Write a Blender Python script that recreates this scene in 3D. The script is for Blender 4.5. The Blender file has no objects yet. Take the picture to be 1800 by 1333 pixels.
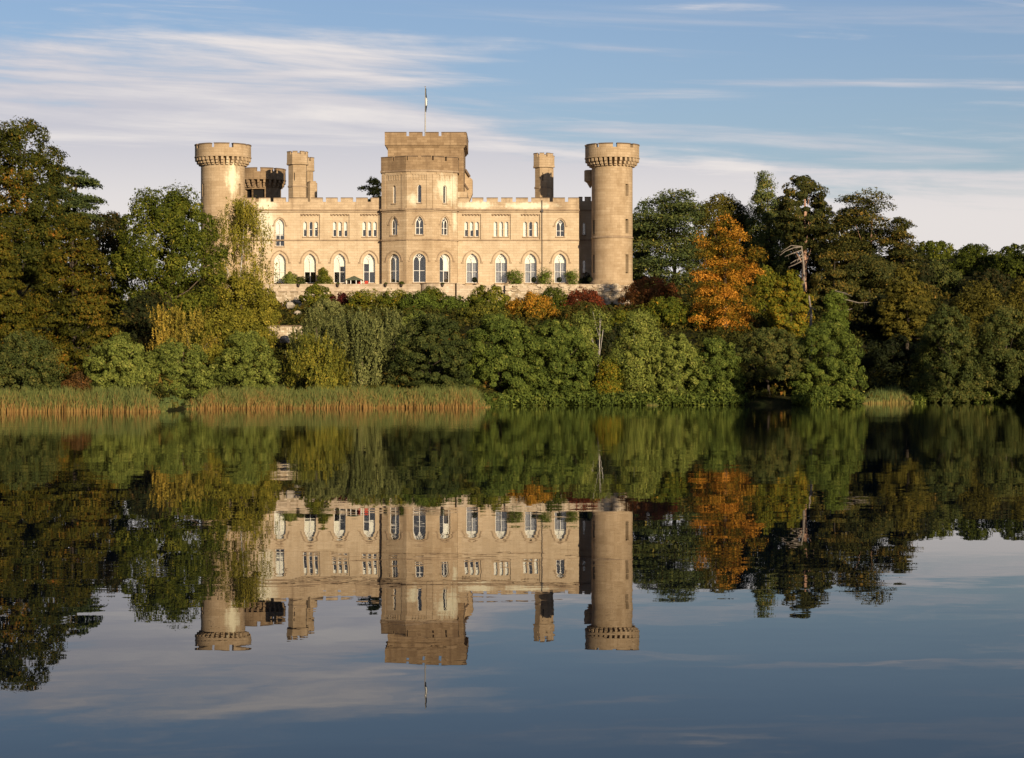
import bpy, math, random
import numpy as np
from math import sin, cos, pi, radians, sqrt, atan2
from mathutils import Vector
from mathutils.geometry import delaunay_2d_cdt

S = bpy.context.scene
COL = S.collection

# ------------------------------------------------------------------ camera
CAM_H = 3.07
FPX, PCX, HORIZON = 4000.0, 900.0, 659.6       # focal length / centre / horizon in photograph pixels
cam = bpy.data.cameras.new('camera')
cam.sensor_width = 36.0
cam.lens = 36.0 * FPX / 1800.0
cam.shift_y = -(666.5 - HORIZON) / 1800.0
cam.clip_start = 0.5
cam.clip_end = 6000.0
camo = bpy.data.objects.new('camera', cam)
camo.location = (0, 0, CAM_H)
camo.rotation_euler = (radians(90), 0, 0)
COL.objects.link(camo)
S.camera = camo

# ------------------------------------------------------------------ light
SUN_AZ, SUN_EL = radians(25), radians(12.5)     # sun behind the camera, to its right
SUNV = Vector((sin(SUN_AZ) * cos(SUN_EL), -cos(SUN_AZ) * cos(SUN_EL), sin(SUN_EL)))
sl = bpy.data.lights.new('sun', 'SUN')
sl.energy = 5.0
sl.angle = radians(0.55)
sl.color = (1.0, 0.85, 0.64)
so = bpy.data.objects.new('sun', sl)
so.rotation_euler = (-SUNV).to_track_quat('-Z', 'Y').to_euler()
so.location = (60, -60, 60)
COL.objects.link(so)

S.view_settings.view_transform = 'Standard'
S.view_settings.look = 'None'
S.view_settings.exposure = 0.55
S.view_settings.gamma = 1.0
S.view_settings.use_curve_mapping = False

W = bpy.data.worlds.new('World')
S.world = W
W.use_nodes = True


def build_sky():
    nt = W.node_tree
    N = nt.nodes
    N.clear()
    L = nt.links

    def node(t, **kw):
        n = N.new(t)
        for k, v in kw.items():
            setattr(n, k, v)
        return n

    def m(op, a, b=None, c=None, clamp=False):
        n = node('ShaderNodeMath', operation=op)
        n.use_clamp = clamp
        for i, v in enumerate((a, b, c)):
            if v is None:
                continue
            if isinstance(v, (int, float)):
                n.inputs[i].default_value = v
            else:
                L.new(v, n.inputs[i])
        return n.outputs[0]

    def mr(v, a, b, c=0.0, d=1.0):
        n = node('ShaderNodeMapRange', interpolation_type='SMOOTHSTEP')
        L.new(v, n.inputs[0])
        for i, x in enumerate((a, b, c, d)):
            n.inputs[i + 1].default_value = x
        return n.outputs[0]

    def noise(vec, scale, detail, rough, dist=0.0):
        n = node('ShaderNodeTexNoise')
        L.new(vec, n.inputs['Vector'])
        n.inputs['Scale'].default_value = scale
        n.inputs['Detail'].default_value = detail
        n.inputs['Roughness'].default_value = rough
        n.inputs['Distortion'].default_value = dist
        return n.outputs['Fac']

    sky = node('ShaderNodeTexSky', sky_type='NISHITA')
    sky.sun_disc = False
    sky.sun_elevation = SUN_EL
    sky.sun_rotation = pi - SUN_AZ
    sky.air_density = 1.0
    sky.dust_density = 0.6
    sky.ozone_density = 1.6
    tc = node('ShaderNodeTexCoord')
    sep = node('ShaderNodeSeparateXYZ')
    L.new(tc.outputs['Generated'], sep.inputs[0])
    x, y, z = sep.outputs
    el = m('MULTIPLY', m('ARCSINE', z), 57.2958)
    az = m('MULTIPLY', m('ARCTAN2', x, y), 57.2958)
    def plane(sx, sy, ox=0.0, oy=0.0, shear=0.0):
        c = node('ShaderNodeCombineXYZ')
        L.new(m('ADD', m('MULTIPLY', m('ADD', az, m('MULTIPLY', el, shear)), sx), ox), c.inputs[0])
        L.new(m('ADD', m('MULTIPLY', m('ADD', el, m('MULTIPLY', az, 0.035)), sy), oy), c.inputs[1])
        return c.outputs[0]
    streak = noise(plane(0.105, 0.62, 8.6, 4.4, 0.8), 1.0, 10, 0.60, 0.6)
    fine = noise(plane(0.10, 1.55, 14.3, 6.9, 0.9), 1.0, 9, 0.62, 0.35)
    broad = noise(plane(0.05, 0.22, CLOUD_X, CLOUD_Y), 1.0, 4, 0.5)
    # coverage: a sheet on the left thinning upwards, a low bank along the horizon, thin streaks between
    left = m('MULTIPLY', mr(az, 2.5, -5.0), mr(el, 9.3, 7.2))
    mid = m('MULTIPLY', mr(az, 9.0, -2.0), mr(el, 7.6, 5.6))
    low = mr(el, 5.9, 4.3)
    bias = m('ADD', m('ADD', m('MULTIPLY', low, 0.46), m('MULTIPLY', left, 0.34)), m('MULTIPLY', mid, 0.20))
    dens = m('ADD', m('ADD', m('MULTIPLY', streak, 0.95), m('MULTIPLY', fine, 0.95)), m('MULTIPLY', broad, 0.25))
    dens = m('ADD', dens, bias)
    top = mr(el, 14.0, 8.6, 0.0, 1.0)
    cover = m('MULTIPLY', mr(dens, 1.12, 1.50), m('ADD', m('MULTIPLY', top, 0.75), 0.25))
    # long thin streaks
    thin = noise(plane(0.060, 1.15, 21.7, 5.3, 0.9), 1.0, 8, 0.55, 0.4)
    thin = m('MULTIPLY', mr(thin, 0.50, 0.66), mr(fine, 0.30, 0.62))
    thin = m('MULTIPLY', m('MULTIPLY', thin, mr(el, 9.6, 8.0)), 0.85)
    cover = m('MULTIPLY', m('MAXIMUM', cover, thin), 0.90)
    # cloud colour: pinkish grey body, warm cream lit streaks
    lit = m('MULTIPLY', mr(fine, 0.36, 0.74), mr(streak, 0.32, 0.66))
    lit = m('MAXIMUM', lit, m('MULTIPLY', mr(el, 6.4, 3.8), 0.75))
    mixc = node('ShaderNodeMix', data_type='RGBA')
    mixc.inputs['A'].default_value = (*CLOUD_DARK, 1)
    mixc.inputs['B'].default_value = (*CLOUD_LIT, 1)
    L.new(lit, mixc.inputs['Factor'])
    tint = node('ShaderNodeMix', data_type='RGBA', blend_type='MULTIPLY')
    tint.inputs['Factor'].default_value = 1.0
    L.new(sky.outputs[0], tint.inputs['A'])
    tint.inputs['B'].default_value = (*SKY_TINT, 1)
    mix = node('ShaderNodeMix', data_type='RGBA')
    L.new(cover, mix.inputs['Factor'])
    L.new(tint.outputs['Result'], mix.inputs['A'])
    L.new(mixc.outputs['Result'], mix.inputs['B'])
    bg = node('ShaderNodeBackground')
    bg.inputs['Strength'].default_value = 0.063
    L.new(mix.outputs['Result'], bg.inputs['Color'])
    out = node('ShaderNodeOutputWorld')
    L.new(bg.outputs[0], out.inputs['Surface'])


CLOUD_X, CLOUD_Y = 4.0, 1.0
CLOUD_DARK = (6.5, 6.3, 6.9)
CLOUD_LIT = (9.8, 9.0, 8.5)
SKY_TINT = (0.88, 0.905, 1.14)
build_sky()


# ------------------------------------------------------------------ helpers
def at(px, py, Y):
    return Vector(((px - PCX) / FPX * Y, Y, CAM_H + (HORIZON - py) / FPX * Y))


def AX(px, Y):
    return (px - PCX) / FPX * Y


def AZ(py, Y):
    return CAM_H + (HORIZON - py) / FPX * Y


class MB:
    def __init__(self):
        self.v, self.f, self.m = [], [], []

    def add(self, verts, faces, mat=0):
        o = len(self.v)
        self.v += [tuple(p) for p in verts]
        self.f += [tuple(i + o for i in f) for f in faces]
        self.m += [mat] * len(faces)

    def box(self, x0, x1, y0, y1, z0, z1, mat=0):
        self.add([(x0, y0, z0), (x1, y0, z0), (x1, y1, z0), (x0, y1, z0), (x0, y0, z1), (x1, y0, z1), (x1, y1, z1), (x0, y1, z1)],
                 [(0, 3, 2, 1), (4, 5, 6, 7), (0, 1, 5, 4), (1, 2, 6, 5), (2, 3, 7, 6), (3, 0, 4, 7)], mat)

    def obox(self, F, u0, u1, v0, v1, d0, d1, mat=0):
        """box in a wall frame: u along, v up, d inward (negative stands proud)"""
        P = [F.p(u, v, d) for v in (v0, v1) for (u, d) in ((u0, d0), (u1, d0), (u1, d1), (u0, d1))]
        self.add(P, [(0, 3, 2, 1), (4, 5, 6, 7), (0, 1, 5, 4), (1, 2, 6, 5), (2, 3, 7, 6), (3, 0, 4, 7)], mat)

    def prism(self, pts, z0, z1, mat=0, top=True, bottom=True):
        n = len(pts)
        self.add([(p[0], p[1], z0) for p in pts] + [(p[0], p[1], z1) for p in pts],
                 [(i, (i + 1) % n, n + (i + 1) % n, n + i) for i in range(n)]
                 + ([tuple(range(n, 2 * n))] if top else []) + ([tuple(range(n - 1, -1, -1))] if bottom else []), mat)

    def tube(self, pts, rads, sides=6, mat=0):
        pts = [Vector(p) for p in pts]
        rings = []
        up = Vector((0.13, 0.31, 0.94))
        for i, p in enumerate(pts):
            d = (pts[min(i + 1, len(pts) - 1)] - pts[max(i - 1, 0)]).normalized()
            a = d.cross(up)
            if a.length < 1e-3:
                a = d.cross(Vector((1, 0, 0)))
            a.normalize()
            b = d.cross(a)
            rings.append([p + (a * cos(2 * pi * k / sides) + b * sin(2 * pi * k / sides)) * rads[i] for k in range(sides)])
        V = [q for r in rings for q in r]
        Fc = []
        for i in range(len(pts) - 1):
            for k in range(sides):
                k2 = (k + 1) % sides
                Fc.append((i * sides + k, i * sides + k2, (i + 1) * sides + k2, (i + 1) * sides + k))
        Fc.append(tuple(range(sides)))
        Fc.append(tuple((len(pts) - 1) * sides + k for k in range(sides)))
        self.add(V, Fc, mat)

    def lathe(self, cx, cy, prof, n=32, mat=0, a0=0.0):
        V = []
        for (r, z) in prof:
            V += [(cx + r * cos(a0 + 2 * pi * k / n), cy + r * sin(a0 + 2 * pi * k / n), z) for k in range(n)]
        Fc = []
        for i in range(len(prof) - 1):
            for k in range(n):
                k2 = (k + 1) % n
                Fc.append((i * n + k, i * n + k2, (i + 1) * n + k2, (i + 1) * n + k))
        self.add(V, Fc, mat)

    def mesh(self, name, mats):
        me = bpy.data.meshes.new(name)
        me.from_pydata(self.v, [], self.f)
        for mt in mats:
            me.materials.append(mt)
        if len(mats) > 1:
            me.polygons.foreach_set('material_index', self.m)
        me.update()
        return me


def wpos(o):
    p = Vector(o.location)
    while o.parent is not None:
        o = o.parent
        p = p + Vector(o.location)
    return p


def link(name, me, parent=None, pos=(0, 0, 0)):
    """one object; pos is its wanted world position (the mesh's own origin)"""
    o = bpy.data.objects.new(name, me)
    COL.objects.link(o)
    if parent is not None:
        o.parent = parent
        o.location = Vector(pos) - wpos(parent)
    else:
        o.location = pos
    return o


def obj(name, mb, mats, parent=None, pos=(0, 0, 0), label=None):
    if not isinstance(mats, (list, tuple)):
        mats = [mats]
    o = link(name, mb.mesh(name, mats), parent, pos)
    if label:
        o['label'] = label
    return o


def smooth(o, on=True):
    o.data.polygons.foreach_set('use_smooth', [on] * len(o.data.polygons))


def thing(name, label, cat, loc=(0, 0, 0), group=None):
    o = bpy.data.objects.new(name, None)
    o.empty_display_size = 0.3
    COL.objects.link(o)
    o.location = loc
    tag(o, label, cat, group)
    return o


def tag(o, label=None, cat=None, group=None, kind=None):
    if label:
        o['label'] = label
    if cat:
        o['category'] = cat
    if group:
        o['group'] = group
    if kind:
        o['kind'] = kind
    return o


# ------------------------------------------------------------------ materials
def new_mat(name):
    mt = bpy.data.materials.new(name)
    mt.use_nodes = True
    nt = mt.node_tree
    nt.nodes.clear()
    out = nt.nodes.new('ShaderNodeOutputMaterial')
    return mt, nt, out


class G:
    """tiny node-graph helper"""
    def __init__(self, nt):
        self.nt = nt

    def n(self, t, **kw):
        x = self.nt.nodes.new(t)
        for k, v in kw.items():
            setattr(x, k, v)
        return x

    def l(self, a, b):
        self.nt.links.new(a, b)

    def m(self, op, a, b=None, c=None):
        x = self.n('ShaderNodeMath', operation=op)
        for i, v in enumerate((a, b, c)):
            if v is None:
                continue
            if isinstance(v, (int, float)):
                x.inputs[i].default_value = v
            else:
                self.l(v, x.inputs[i])
        return x.outputs[0]

    def noise(self, vec, scale, detail=4, rough=0.55, out='Fac', dist=0.0):
        x = self.n('ShaderNodeTexNoise')
        if vec is not None:
            self.l(vec, x.inputs['Vector'])
        x.inputs['Scale'].default_value = scale
        x.inputs['Detail'].default_value = detail
        x.inputs['Roughness'].default_value = rough
        x.inputs['Distortion'].default_value = dist
        return x.outputs[out]

    def mix(self, f, a, b, blend='MIX'):
        x = self.n('ShaderNodeMix', data_type='RGBA', blend_type=blend)
        for i, v in (('Factor', f), ('A', a), ('B', b)):
            if isinstance(v, (int, float)):
                x.inputs[i].default_value = v
            elif isinstance(v, tuple):
                x.inputs[i].default_value = (*v, 1)
            else:
                self.l(v, x.inputs[i])
        return x.outputs['Result']

    def mr(self, v, a, b, c=0.0, d=1.0):
        x = self.n('ShaderNodeMapRange', interpolation_type='SMOOTHSTEP')
        self.l(v, x.inputs[0])
        for i, q in enumerate((a, b, c, d)):
            x.inputs[i + 1].default_value = q
        return x.outputs[0]


def stone(name, c1, c2, dark, pale=None, patches=(), rough=0.9, stain=0.5, bw=0.95, bh=0.36):
    mt, nt, out = new_mat(name)
    g = G(nt)
    geo = g.n('ShaderNodeNewGeometry')
    sp = g.n('ShaderNodeSeparateXYZ')
    g.l(geo.outputs['Position'], sp.inputs[0])
    cb = g.n('ShaderNodeCombineXYZ')
    g.l(g.m('ADD', sp.outputs[0], g.m('MULTIPLY', sp.outputs[1], 1.0)), cb.inputs[0])
    g.l(sp.outputs[2], cb.inputs[1])
    br = g.n('ShaderNodeTexBrick')
    g.l(cb.outputs[0], br.inputs['Vector'])
    br.inputs['Scale'].default_value = 1.0
    br.inputs['Brick Width'].default_value = bw
    br.inputs['Row Height'].default_value = bh
    br.inputs['Mortar Size'].default_value = 0.014
    br.inputs['Mortar Smooth'].default_value = 0.3
    br.inputs['Bias'].default_value = 0.0
    br.inputs['Color1'].default_value = (*c1, 1)
    br.inputs['Color2'].default_value = (*c2, 1)
    br.inputs['Mortar'].default_value = (*[0.80 * a for a in c2], 1)
    col = br.outputs['Color']
    pos = geo.outputs['Position']
    n1 = g.noise(pos, 0.35, 6, 0.62)
    n2 = g.noise(pos, 1.9, 5, 0.65)
    ml = g.n('ShaderNodeMapping')
    g.l(pos, ml.inputs[0])
    ml.inputs['Scale'].default_value = (0.25, 0.25, 2.6)
    n4 = g.noise(ml.outputs[0], 1.0, 4, 0.6)
    # vertical streaks of weathering
    mp = g.n('ShaderNodeMapping')
    g.l(pos, mp.inputs[0])
    mp.inputs['Scale'].default_value = (1.3, 1.3, 0.16)
    n3 = g.noise(mp.outputs[0], 1.0, 5, 0.6)
    col = g.mix(g.m('MULTIPLY', g.mr(n1, 0.45, 0.72), stain), col, dark)
    col = g.mix(g.m('MULTIPLY', g.mr(n3, 0.47, 0.70), stain * 0.95), col, dark)
    col = g.mix(g.m('MULTIPLY', g.mr(n2, 0.56, 0.75), 0.30), col, c1)
    col = g.mix(g.m('MULTIPLY', g.mr(n4, 0.52, 0.70), 0.45 * stain), col, dark)
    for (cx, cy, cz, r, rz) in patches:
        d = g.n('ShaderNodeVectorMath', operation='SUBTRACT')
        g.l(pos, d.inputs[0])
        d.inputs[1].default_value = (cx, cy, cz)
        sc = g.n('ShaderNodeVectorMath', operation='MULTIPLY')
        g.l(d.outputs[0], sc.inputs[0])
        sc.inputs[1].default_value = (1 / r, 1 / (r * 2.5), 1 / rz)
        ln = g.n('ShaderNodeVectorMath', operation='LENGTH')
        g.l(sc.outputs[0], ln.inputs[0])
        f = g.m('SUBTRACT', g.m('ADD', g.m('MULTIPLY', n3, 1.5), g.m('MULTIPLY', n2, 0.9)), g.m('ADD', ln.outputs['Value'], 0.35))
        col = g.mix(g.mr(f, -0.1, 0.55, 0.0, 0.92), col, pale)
    b = g.n('ShaderNodeBsdfPrincipled')
    g.l(col, b.inputs['Base Color'])
    b.inputs['Roughness'].default_value = rough
    b.inputs['Specular IOR Level'].default_value = 0.2
    bp = g.n('ShaderNodeBump')
    bp.inputs['Strength'].default_value = 0.5
    bp.inputs['Distance'].default_value = 0.05
    g.l(g.m('ADD', g.m('MULTIPLY', n2, 1.0), g.m('MULTIPLY', br.outputs['Fac'], -0.5)), bp.inputs['Height'])
    g.l(bp.outputs[0], b.inputs['Normal'])
    g.l(b.outputs[0], out.inputs[0])
    return mt


def plain(name, c, rough=0.7, spec=0.3, var=0.0, scale=3.0):
    mt, nt, out = new_mat(name)
    g = G(nt)
    b = g.n('ShaderNodeBsdfPrincipled')
    b.inputs['Roughness'].default_value = rough
    b.inputs['Specular IOR Level'].default_value = spec
    geo = g.n('ShaderNodeNewGeometry')
    n = g.noise(geo.outputs['Position'], scale, 4, 0.6)
    col = g.mix(g.mr(n, 0.3, 0.7), tuple(a * (1 - var) for a in c), tuple(min(1, a * (1 + var)) for a in c))
    g.l(col, b.inputs['Base Color'])
    g.l(b.outputs[0], out.inputs[0])
    return mt


def leafmat(name, stops, trans=0.18, rough=0.7, spec=0.08, mul=(1.30, 1.13, 0.72)):
    """colour by the leaf's own hue value (a per-face attribute), as leaves differ on one plant"""
    mt, nt, out = new_mat(name)
    g = G(nt)
    a = g.n('ShaderNodeAttribute', attribute_name='hue')
    r = g.n('ShaderNodeValToRGB')
    cr = r.color_ramp
    stops = [(p, (c[0] * mul[0], c[1] * mul[1], c[2] * mul[2])) for p, c in stops]
    while len(cr.elements) < len(stops):
        cr.elements.new(0.5)
    for e, (p, c) in zip(cr.elements, stops):
        e.position = p
        e.color = (*c, 1)
    g.l(a.outputs['Fac'], r.inputs[0])
    b = g.n('ShaderNodeBsdfPrincipled')
    g.l(r.outputs[0], b.inputs['Base Color'])
    b.inputs['Roughness'].default_value = rough
    b.inputs['Specular IOR Level'].default_value = spec
    t = g.n('ShaderNodeBsdfTranslucent')
    g.l(r.outputs[0], t.inputs['Color'])
    mx = g.n('ShaderNodeMixShader')
    mx.inputs[0].default_value = trans
    g.l(b.outputs[0], mx.inputs[1])
    g.l(t.outputs[0], mx.inputs[2])
    g.l(mx.outputs[0], out.inputs[0])
    return mt


def glassmat():
    mt, nt, out = new_mat('window_glass')
    g = G(nt)
    tr = g.n('ShaderNodeBsdfTransparent')
    tr.inputs[0].default_value = (0.96, 0.97, 0.97, 1)
    gl = g.n('ShaderNodeBsdfGlossy')
    gl.inputs['Roughness'].default_value = 0.06
    fr = g.n('ShaderNodeFresnel')
    fr.inputs[0].default_value = 1.5
    mx = g.n('ShaderNodeMixShader')
    g.l(g.m('ADD', fr.outputs[0], 0.05), mx.inputs[0])
    g.l(tr.outputs[0], mx.inputs[1])
    g.l(gl.outputs[0], mx.inputs[2])
    g.l(mx.outputs[0], out.inputs[0])
    return mt


def watermat():
    mt, nt, out = new_mat('lake_water')
    g = G(nt)
    geo = g.n('ShaderNodeNewGeometry')
    pos = geo.outputs['Position']

    def layer(sx, sy, scale, detail, amp):
        mp = g.n('ShaderNodeMapping')
        g.l(pos, mp.inputs[0])
        mp.inputs['Scale'].default_value = (sx, sy, 1)
        c = g.noise(mp.outputs[0], scale, detail, 0.5, 'Color')
        d = g.n('ShaderNodeVectorMath', operation='SUBTRACT')
        g.l(c, d.inputs[0])
        d.inputs[1].default_value = (0.5, 0.5, 0.5)
        s = g.n('ShaderNodeVectorMath', operation='MULTIPLY')
        g.l(d.outputs[0], s.inputs[0])
        s.inputs[1].default_value = (amp[0], amp[1], 0)
        return s.outputs[0]
    a = layer(0.35, 1.0, 0.55, 2, WATER_A)
    b = layer(0.5, 1.0, 2.6, 3, WATER_B)
    # a finer breeze ripple over the far part of the lake, calm on the near side
    c_ = layer(0.8, 1.0, 9.0, 2, WATER_C)
    sy = g.n('ShaderNodeSeparateXYZ')
    g.l(pos, sy.inputs[0])
    breeze = g.n('ShaderNodeVectorMath', operation='SCALE')
    g.l(c_, breeze.inputs[0])
    g.l(g.mr(sy.outputs[1], 45.0, 150.0, 0.0, 1.0), breeze.inputs['Scale'])
    # patches of slightly stronger ripple
    pm = g.n('ShaderNodeMapping')
    g.l(pos, pm.inputs[0])
    pm.inputs['Scale'].default_value = (0.02, 0.05, 1)
    patch = g.mr(g.noise(pm.outputs[0], 1.0, 3, 0.5), 0.35, 0.7, 0.45, 1.5)
    ad = g.n('ShaderNodeVectorMath', operation='ADD')
    g.l(a, ad.inputs[0])
    g.l(b, ad.inputs[1])
    sc = g.n('ShaderNodeVectorMath', operation='SCALE')
    g.l(ad.outputs[0], sc.inputs[0])
    g.l(patch, sc.inputs['Scale'])
    ad2 = g.n('ShaderNodeVectorMath', operation='ADD')
    g.l(sc.outputs[0], ad2.inputs[0])
    ad2.inputs[1].default_value = (0, 0, 1)
    nm = g.n('ShaderNodeVectorMath', operation='NORMALIZE')
    ad3 = g.n('ShaderNodeVectorMath', operation='ADD')
    g.l(ad2.outputs[0], ad3.inputs[0])
    g.l(breeze.outputs[0], ad3.inputs[1])
    g.l(ad3.outputs[0], nm.inputs[0])
    p = g.n('ShaderNodeBsdfPrincipled')
    p.inputs['Base Color'].default_value = (0.002, 0.004, 0.007, 1)
    p.inputs['Roughness'].default_value = 0.0
    p.inputs['IOR'].default_value = 1.10
    g.l(nm.outputs[0], p.inputs['Normal'])
    g.l(p.outputs[0], out.inputs[0])
    return mt


WATER_C = (0.010, 0.020)
WATER_A = (0.0050, 0.0062)
WATER_B = (0.0045, 0.0050)

LT_X = AX(392, 317)   # left corner tower axis
M = {}
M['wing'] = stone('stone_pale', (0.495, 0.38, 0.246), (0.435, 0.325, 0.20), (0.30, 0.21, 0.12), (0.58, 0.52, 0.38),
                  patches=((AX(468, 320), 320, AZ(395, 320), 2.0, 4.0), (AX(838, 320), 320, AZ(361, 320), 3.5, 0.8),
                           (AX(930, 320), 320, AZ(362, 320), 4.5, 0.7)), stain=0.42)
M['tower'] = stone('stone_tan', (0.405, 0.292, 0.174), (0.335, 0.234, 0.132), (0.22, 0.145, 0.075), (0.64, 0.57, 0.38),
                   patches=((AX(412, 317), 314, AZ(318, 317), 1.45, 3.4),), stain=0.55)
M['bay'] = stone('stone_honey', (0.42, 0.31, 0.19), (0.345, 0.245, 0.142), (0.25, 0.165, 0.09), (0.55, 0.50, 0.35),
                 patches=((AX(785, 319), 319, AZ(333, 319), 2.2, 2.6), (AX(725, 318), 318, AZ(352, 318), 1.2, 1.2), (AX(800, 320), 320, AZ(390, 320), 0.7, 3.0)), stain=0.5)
M['keep'] = stone('stone_brown', (0.29, 0.195, 0.106), (0.205, 0.132, 0.068), (0.13, 0.08, 0.042), stain=0.6)
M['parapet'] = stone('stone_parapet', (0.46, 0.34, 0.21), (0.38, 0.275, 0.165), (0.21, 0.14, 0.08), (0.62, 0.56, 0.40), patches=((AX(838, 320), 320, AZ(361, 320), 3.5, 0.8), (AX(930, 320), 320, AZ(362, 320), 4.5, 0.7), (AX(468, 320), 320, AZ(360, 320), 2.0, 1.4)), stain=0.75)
M['cope'] = stone('stone_coping', (0.16, 0.11, 0.07), (0.12, 0.08, 0.05), (0.07, 0.05, 0.03), stain=0.6)
M['trim'] = stone('stone_trim', (0.34, 0.245, 0.15), (0.29, 0.20, 0.12), (0.14, 0.09, 0.055), stain=0.6, bw=1.6)
M['terr'] = stone('stone_terrace', (0.50, 0.40, 0.28), (0.40, 0.30, 0.20), (0.24, 0.17, 0.10), (0.6, 0.5, 0.38), stain=0.55, bw=0.7, bh=0.3)
M['rubble'] = stone('stone_rubble', (0.55, 0.45, 0.32), (0.30, 0.22, 0.13), (0.20, 0.14, 0.08), stain=0.6, bw=0.45, bh=0.26)
M['inside'] = plain('room_dark', (0.012, 0.011, 0.010), 0.9, 0.05)
M['white'] = plain('frame_paint', (0.62, 0.58, 0.50), 0.5, 0.4, 0.06)
M['blind'] = plain('blind_cloth', (0.80, 0.74, 0.60), 0.8, 0.1, 0.05, 1.5)
M['curtain'] = plain('grey_curtain', (0.26, 0.25, 0.25), 0.9, 0.1, 0.25, 6.0)
M['glass'] = glassmat()
M['lead'] = plain('lead_pipe', (0.06, 0.05, 0.045), 0.6, 0.3, 0.2)
M['bark'] = plain('bark_brown', (0.10, 0.072, 0.048), 0.9, 0.1, 0.35, 4.0)
M['bark_dark'] = plain('bark_dark', (0.045, 0.034, 0.024), 0.9, 0.1, 0.35, 4.0)
M['bark_pine'] = plain('bark_pine', (0.34, 0.20, 0.13), 0.9, 0.1, 0.3, 4.0)
M['bark_birch'] = plain('bark_birch', (0.36, 0.32, 0.27), 0.8, 0.2, 0.3, 3.0)
M['deadwood'] = plain('dead_wood', (0.19, 0.155, 0.12), 0.9, 0.1, 0.25, 3.0)
M['pale_rock'] = plain('pale_rock', (0.30, 0.25, 0.19), 0.9, 0.1, 0.25, 2.0)
M['roof_green'] = plain('roof_canvas', (0.085, 0.095, 0.055), 0.8, 0.2, 0.2, 2.0)
M['terracotta'] = plain('dark_pot', (0.05, 0.035, 0.025), 0.7, 0.2, 0.3, 4.0)
M['red'] = plain('red_cloth', (0.35, 0.05, 0.03), 0.8, 0.1, 0.2)
M['flag_dark'] = plain('flag_dark', (0.02, 0.028, 0.035), 0.8, 0.1, 0.2)
M['flag_white'] = plain('flag_white', (0.75, 0.73, 0.68), 0.8, 0.1, 0.1)
M['pole'] = plain('pole_paint', (0.30, 0.28, 0.25), 0.5, 0.3, 0.1)

# ------------------------------------------------------------------ ground and water
_bx = [-3000, -400, 0, 285, 320, 600, 850, 880, 1000, 1300, 1420, 1500, 1620, 1800, 1850, 2000, 2600, 6000]
_by = [150, 186, 189, 191, 206, 211, 214, 228, 231, 232, 233, 244, 252, 256, 250, 175, 120, 60]


def bank_y(px):
    return float(np.interp(px, _bx, _by))


_hy = [-60, -0.6, 0, 0.5, 9, 22, 34, 56, 76, 84, 90, 130, 260, 500]
_hh = [-4, -1.2, 0.06, 0.30, 1.1, 2.6, 5.0, 9.3, 11.8, 12.6, 14.6, 15.4, 16.5, 17]


def ground_z(x, y):
    if y < 14:
        d = 7 - y
        return float(np.interp(d, [-7, 0, 1.5, 6, 60], [-4, -0.4, 0.5, 1.45, 6]))
    px = PCX + x / y * FPX
    b = bank_y(px)
    d = y - b
    # hillside: distances stretched so that the terrace front stands at Y = 313
    if 380 < px < 1180 and d > 0:
        d = d * 84.0 / (313.0 - b) if y < 313 else 84 + (y - 313)
    z = float(np.interp(d, _hy, _hh))
    if px < 330:
        z *= float(np.interp(px, [-300, 100, 330], [0.45, 0.55, 1.0])) if z > 0 else 1.0
    if px > 1300 and y > 350:
        z += float(np.interp(y, [350, 520, 800], [0, 14, 24])) * float(np.interp(px, [1300, 1650], [0.2, 1.0]))
    if px > 1850 and y < 240 and z > 0:
        z = min(z, 2.5)
    return z


def build_terrain():
    xs = np.concatenate([np.linspace(-900, -140, 24), np.linspace(-132, 132, 89), np.linspace(140, 900, 24)])
    ys = np.concatenate([np.linspace(-400, -8, 12), np.linspace(-4, 14, 13), np.linspace(20, 150, 14), np.linspace(154, 340, 94), np.linspace(350, 1400, 36)])
    V = []
    for yy in ys:
        for xx in xs:
            V.append((xx, yy, ground_z(xx, yy)))
    nx = len(xs)
    Fc = [(j * nx + i, j * nx + i + 1, (j + 1) * nx + i + 1, (j + 1) * nx + i) for j in range(len(ys) - 1) for i in range(nx - 1)]
    mb = MB()
    mb.add(V, Fc)
    mt, nt, out = new_mat('hillside_soil')
    g = G(nt)
    geo = g.n('ShaderNodeNewGeometry')
    n = g.noise(geo.outputs['Position'], 0.6, 6, 0.65)
    n2 = g.noise(geo.outputs['Position'], 3.5, 4, 0.6)
    col = g.mix(g.mr(n, 0.35, 0.65), (0.022, 0.028, 0.009), (0.034, 0.030, 0.013))
    col = g.mix(g.m('MULTIPLY', g.mr(n2, 0.45, 0.7), 0.6), col, (0.016, 0.013, 0.007))
    b = g.n('ShaderNodeBsdfPrincipled')
    g.l(col, b.inputs['Base Color'])
    b.inputs['Roughness'].default_value = 0.95
    b.inputs['Specular IOR Level'].default_value = 0.0
    bp = g.n('ShaderNodeBump')
    bp.inputs['Strength'].default_value = 0.8
    bp.inputs['Distance'].default_value = 0.3
    g.l(n2, bp.inputs['Height'])
    g.l(bp.outputs[0], b.inputs['Normal'])
    g.l(b.outputs[0], out.inputs[0])
    o = obj('ground', mb, mt)
    smooth(o)
    tag(o, kind='structure')
    mb = MB()
    mb.add([(-900, -5, 0), (900, -5, 0), (900, 420, 0), (-900, 420, 0)], [(0, 1, 2, 3)])
    tag(obj('lake_water', mb, watermat()), kind='structure')


build_terrain()

# ------------------------------------------------------------------ the castle
YF = 320.0
CBASE = Vector((AX(740, YF), YF, 15.3))
castle = thing('castle', 'sandstone castle with round battlemented corner towers and a tall central keep above the lake', 'castle', CBASE)


def U(px):
    return AX(px, YF)


def V(py):
    return AZ(py, YF)


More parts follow.
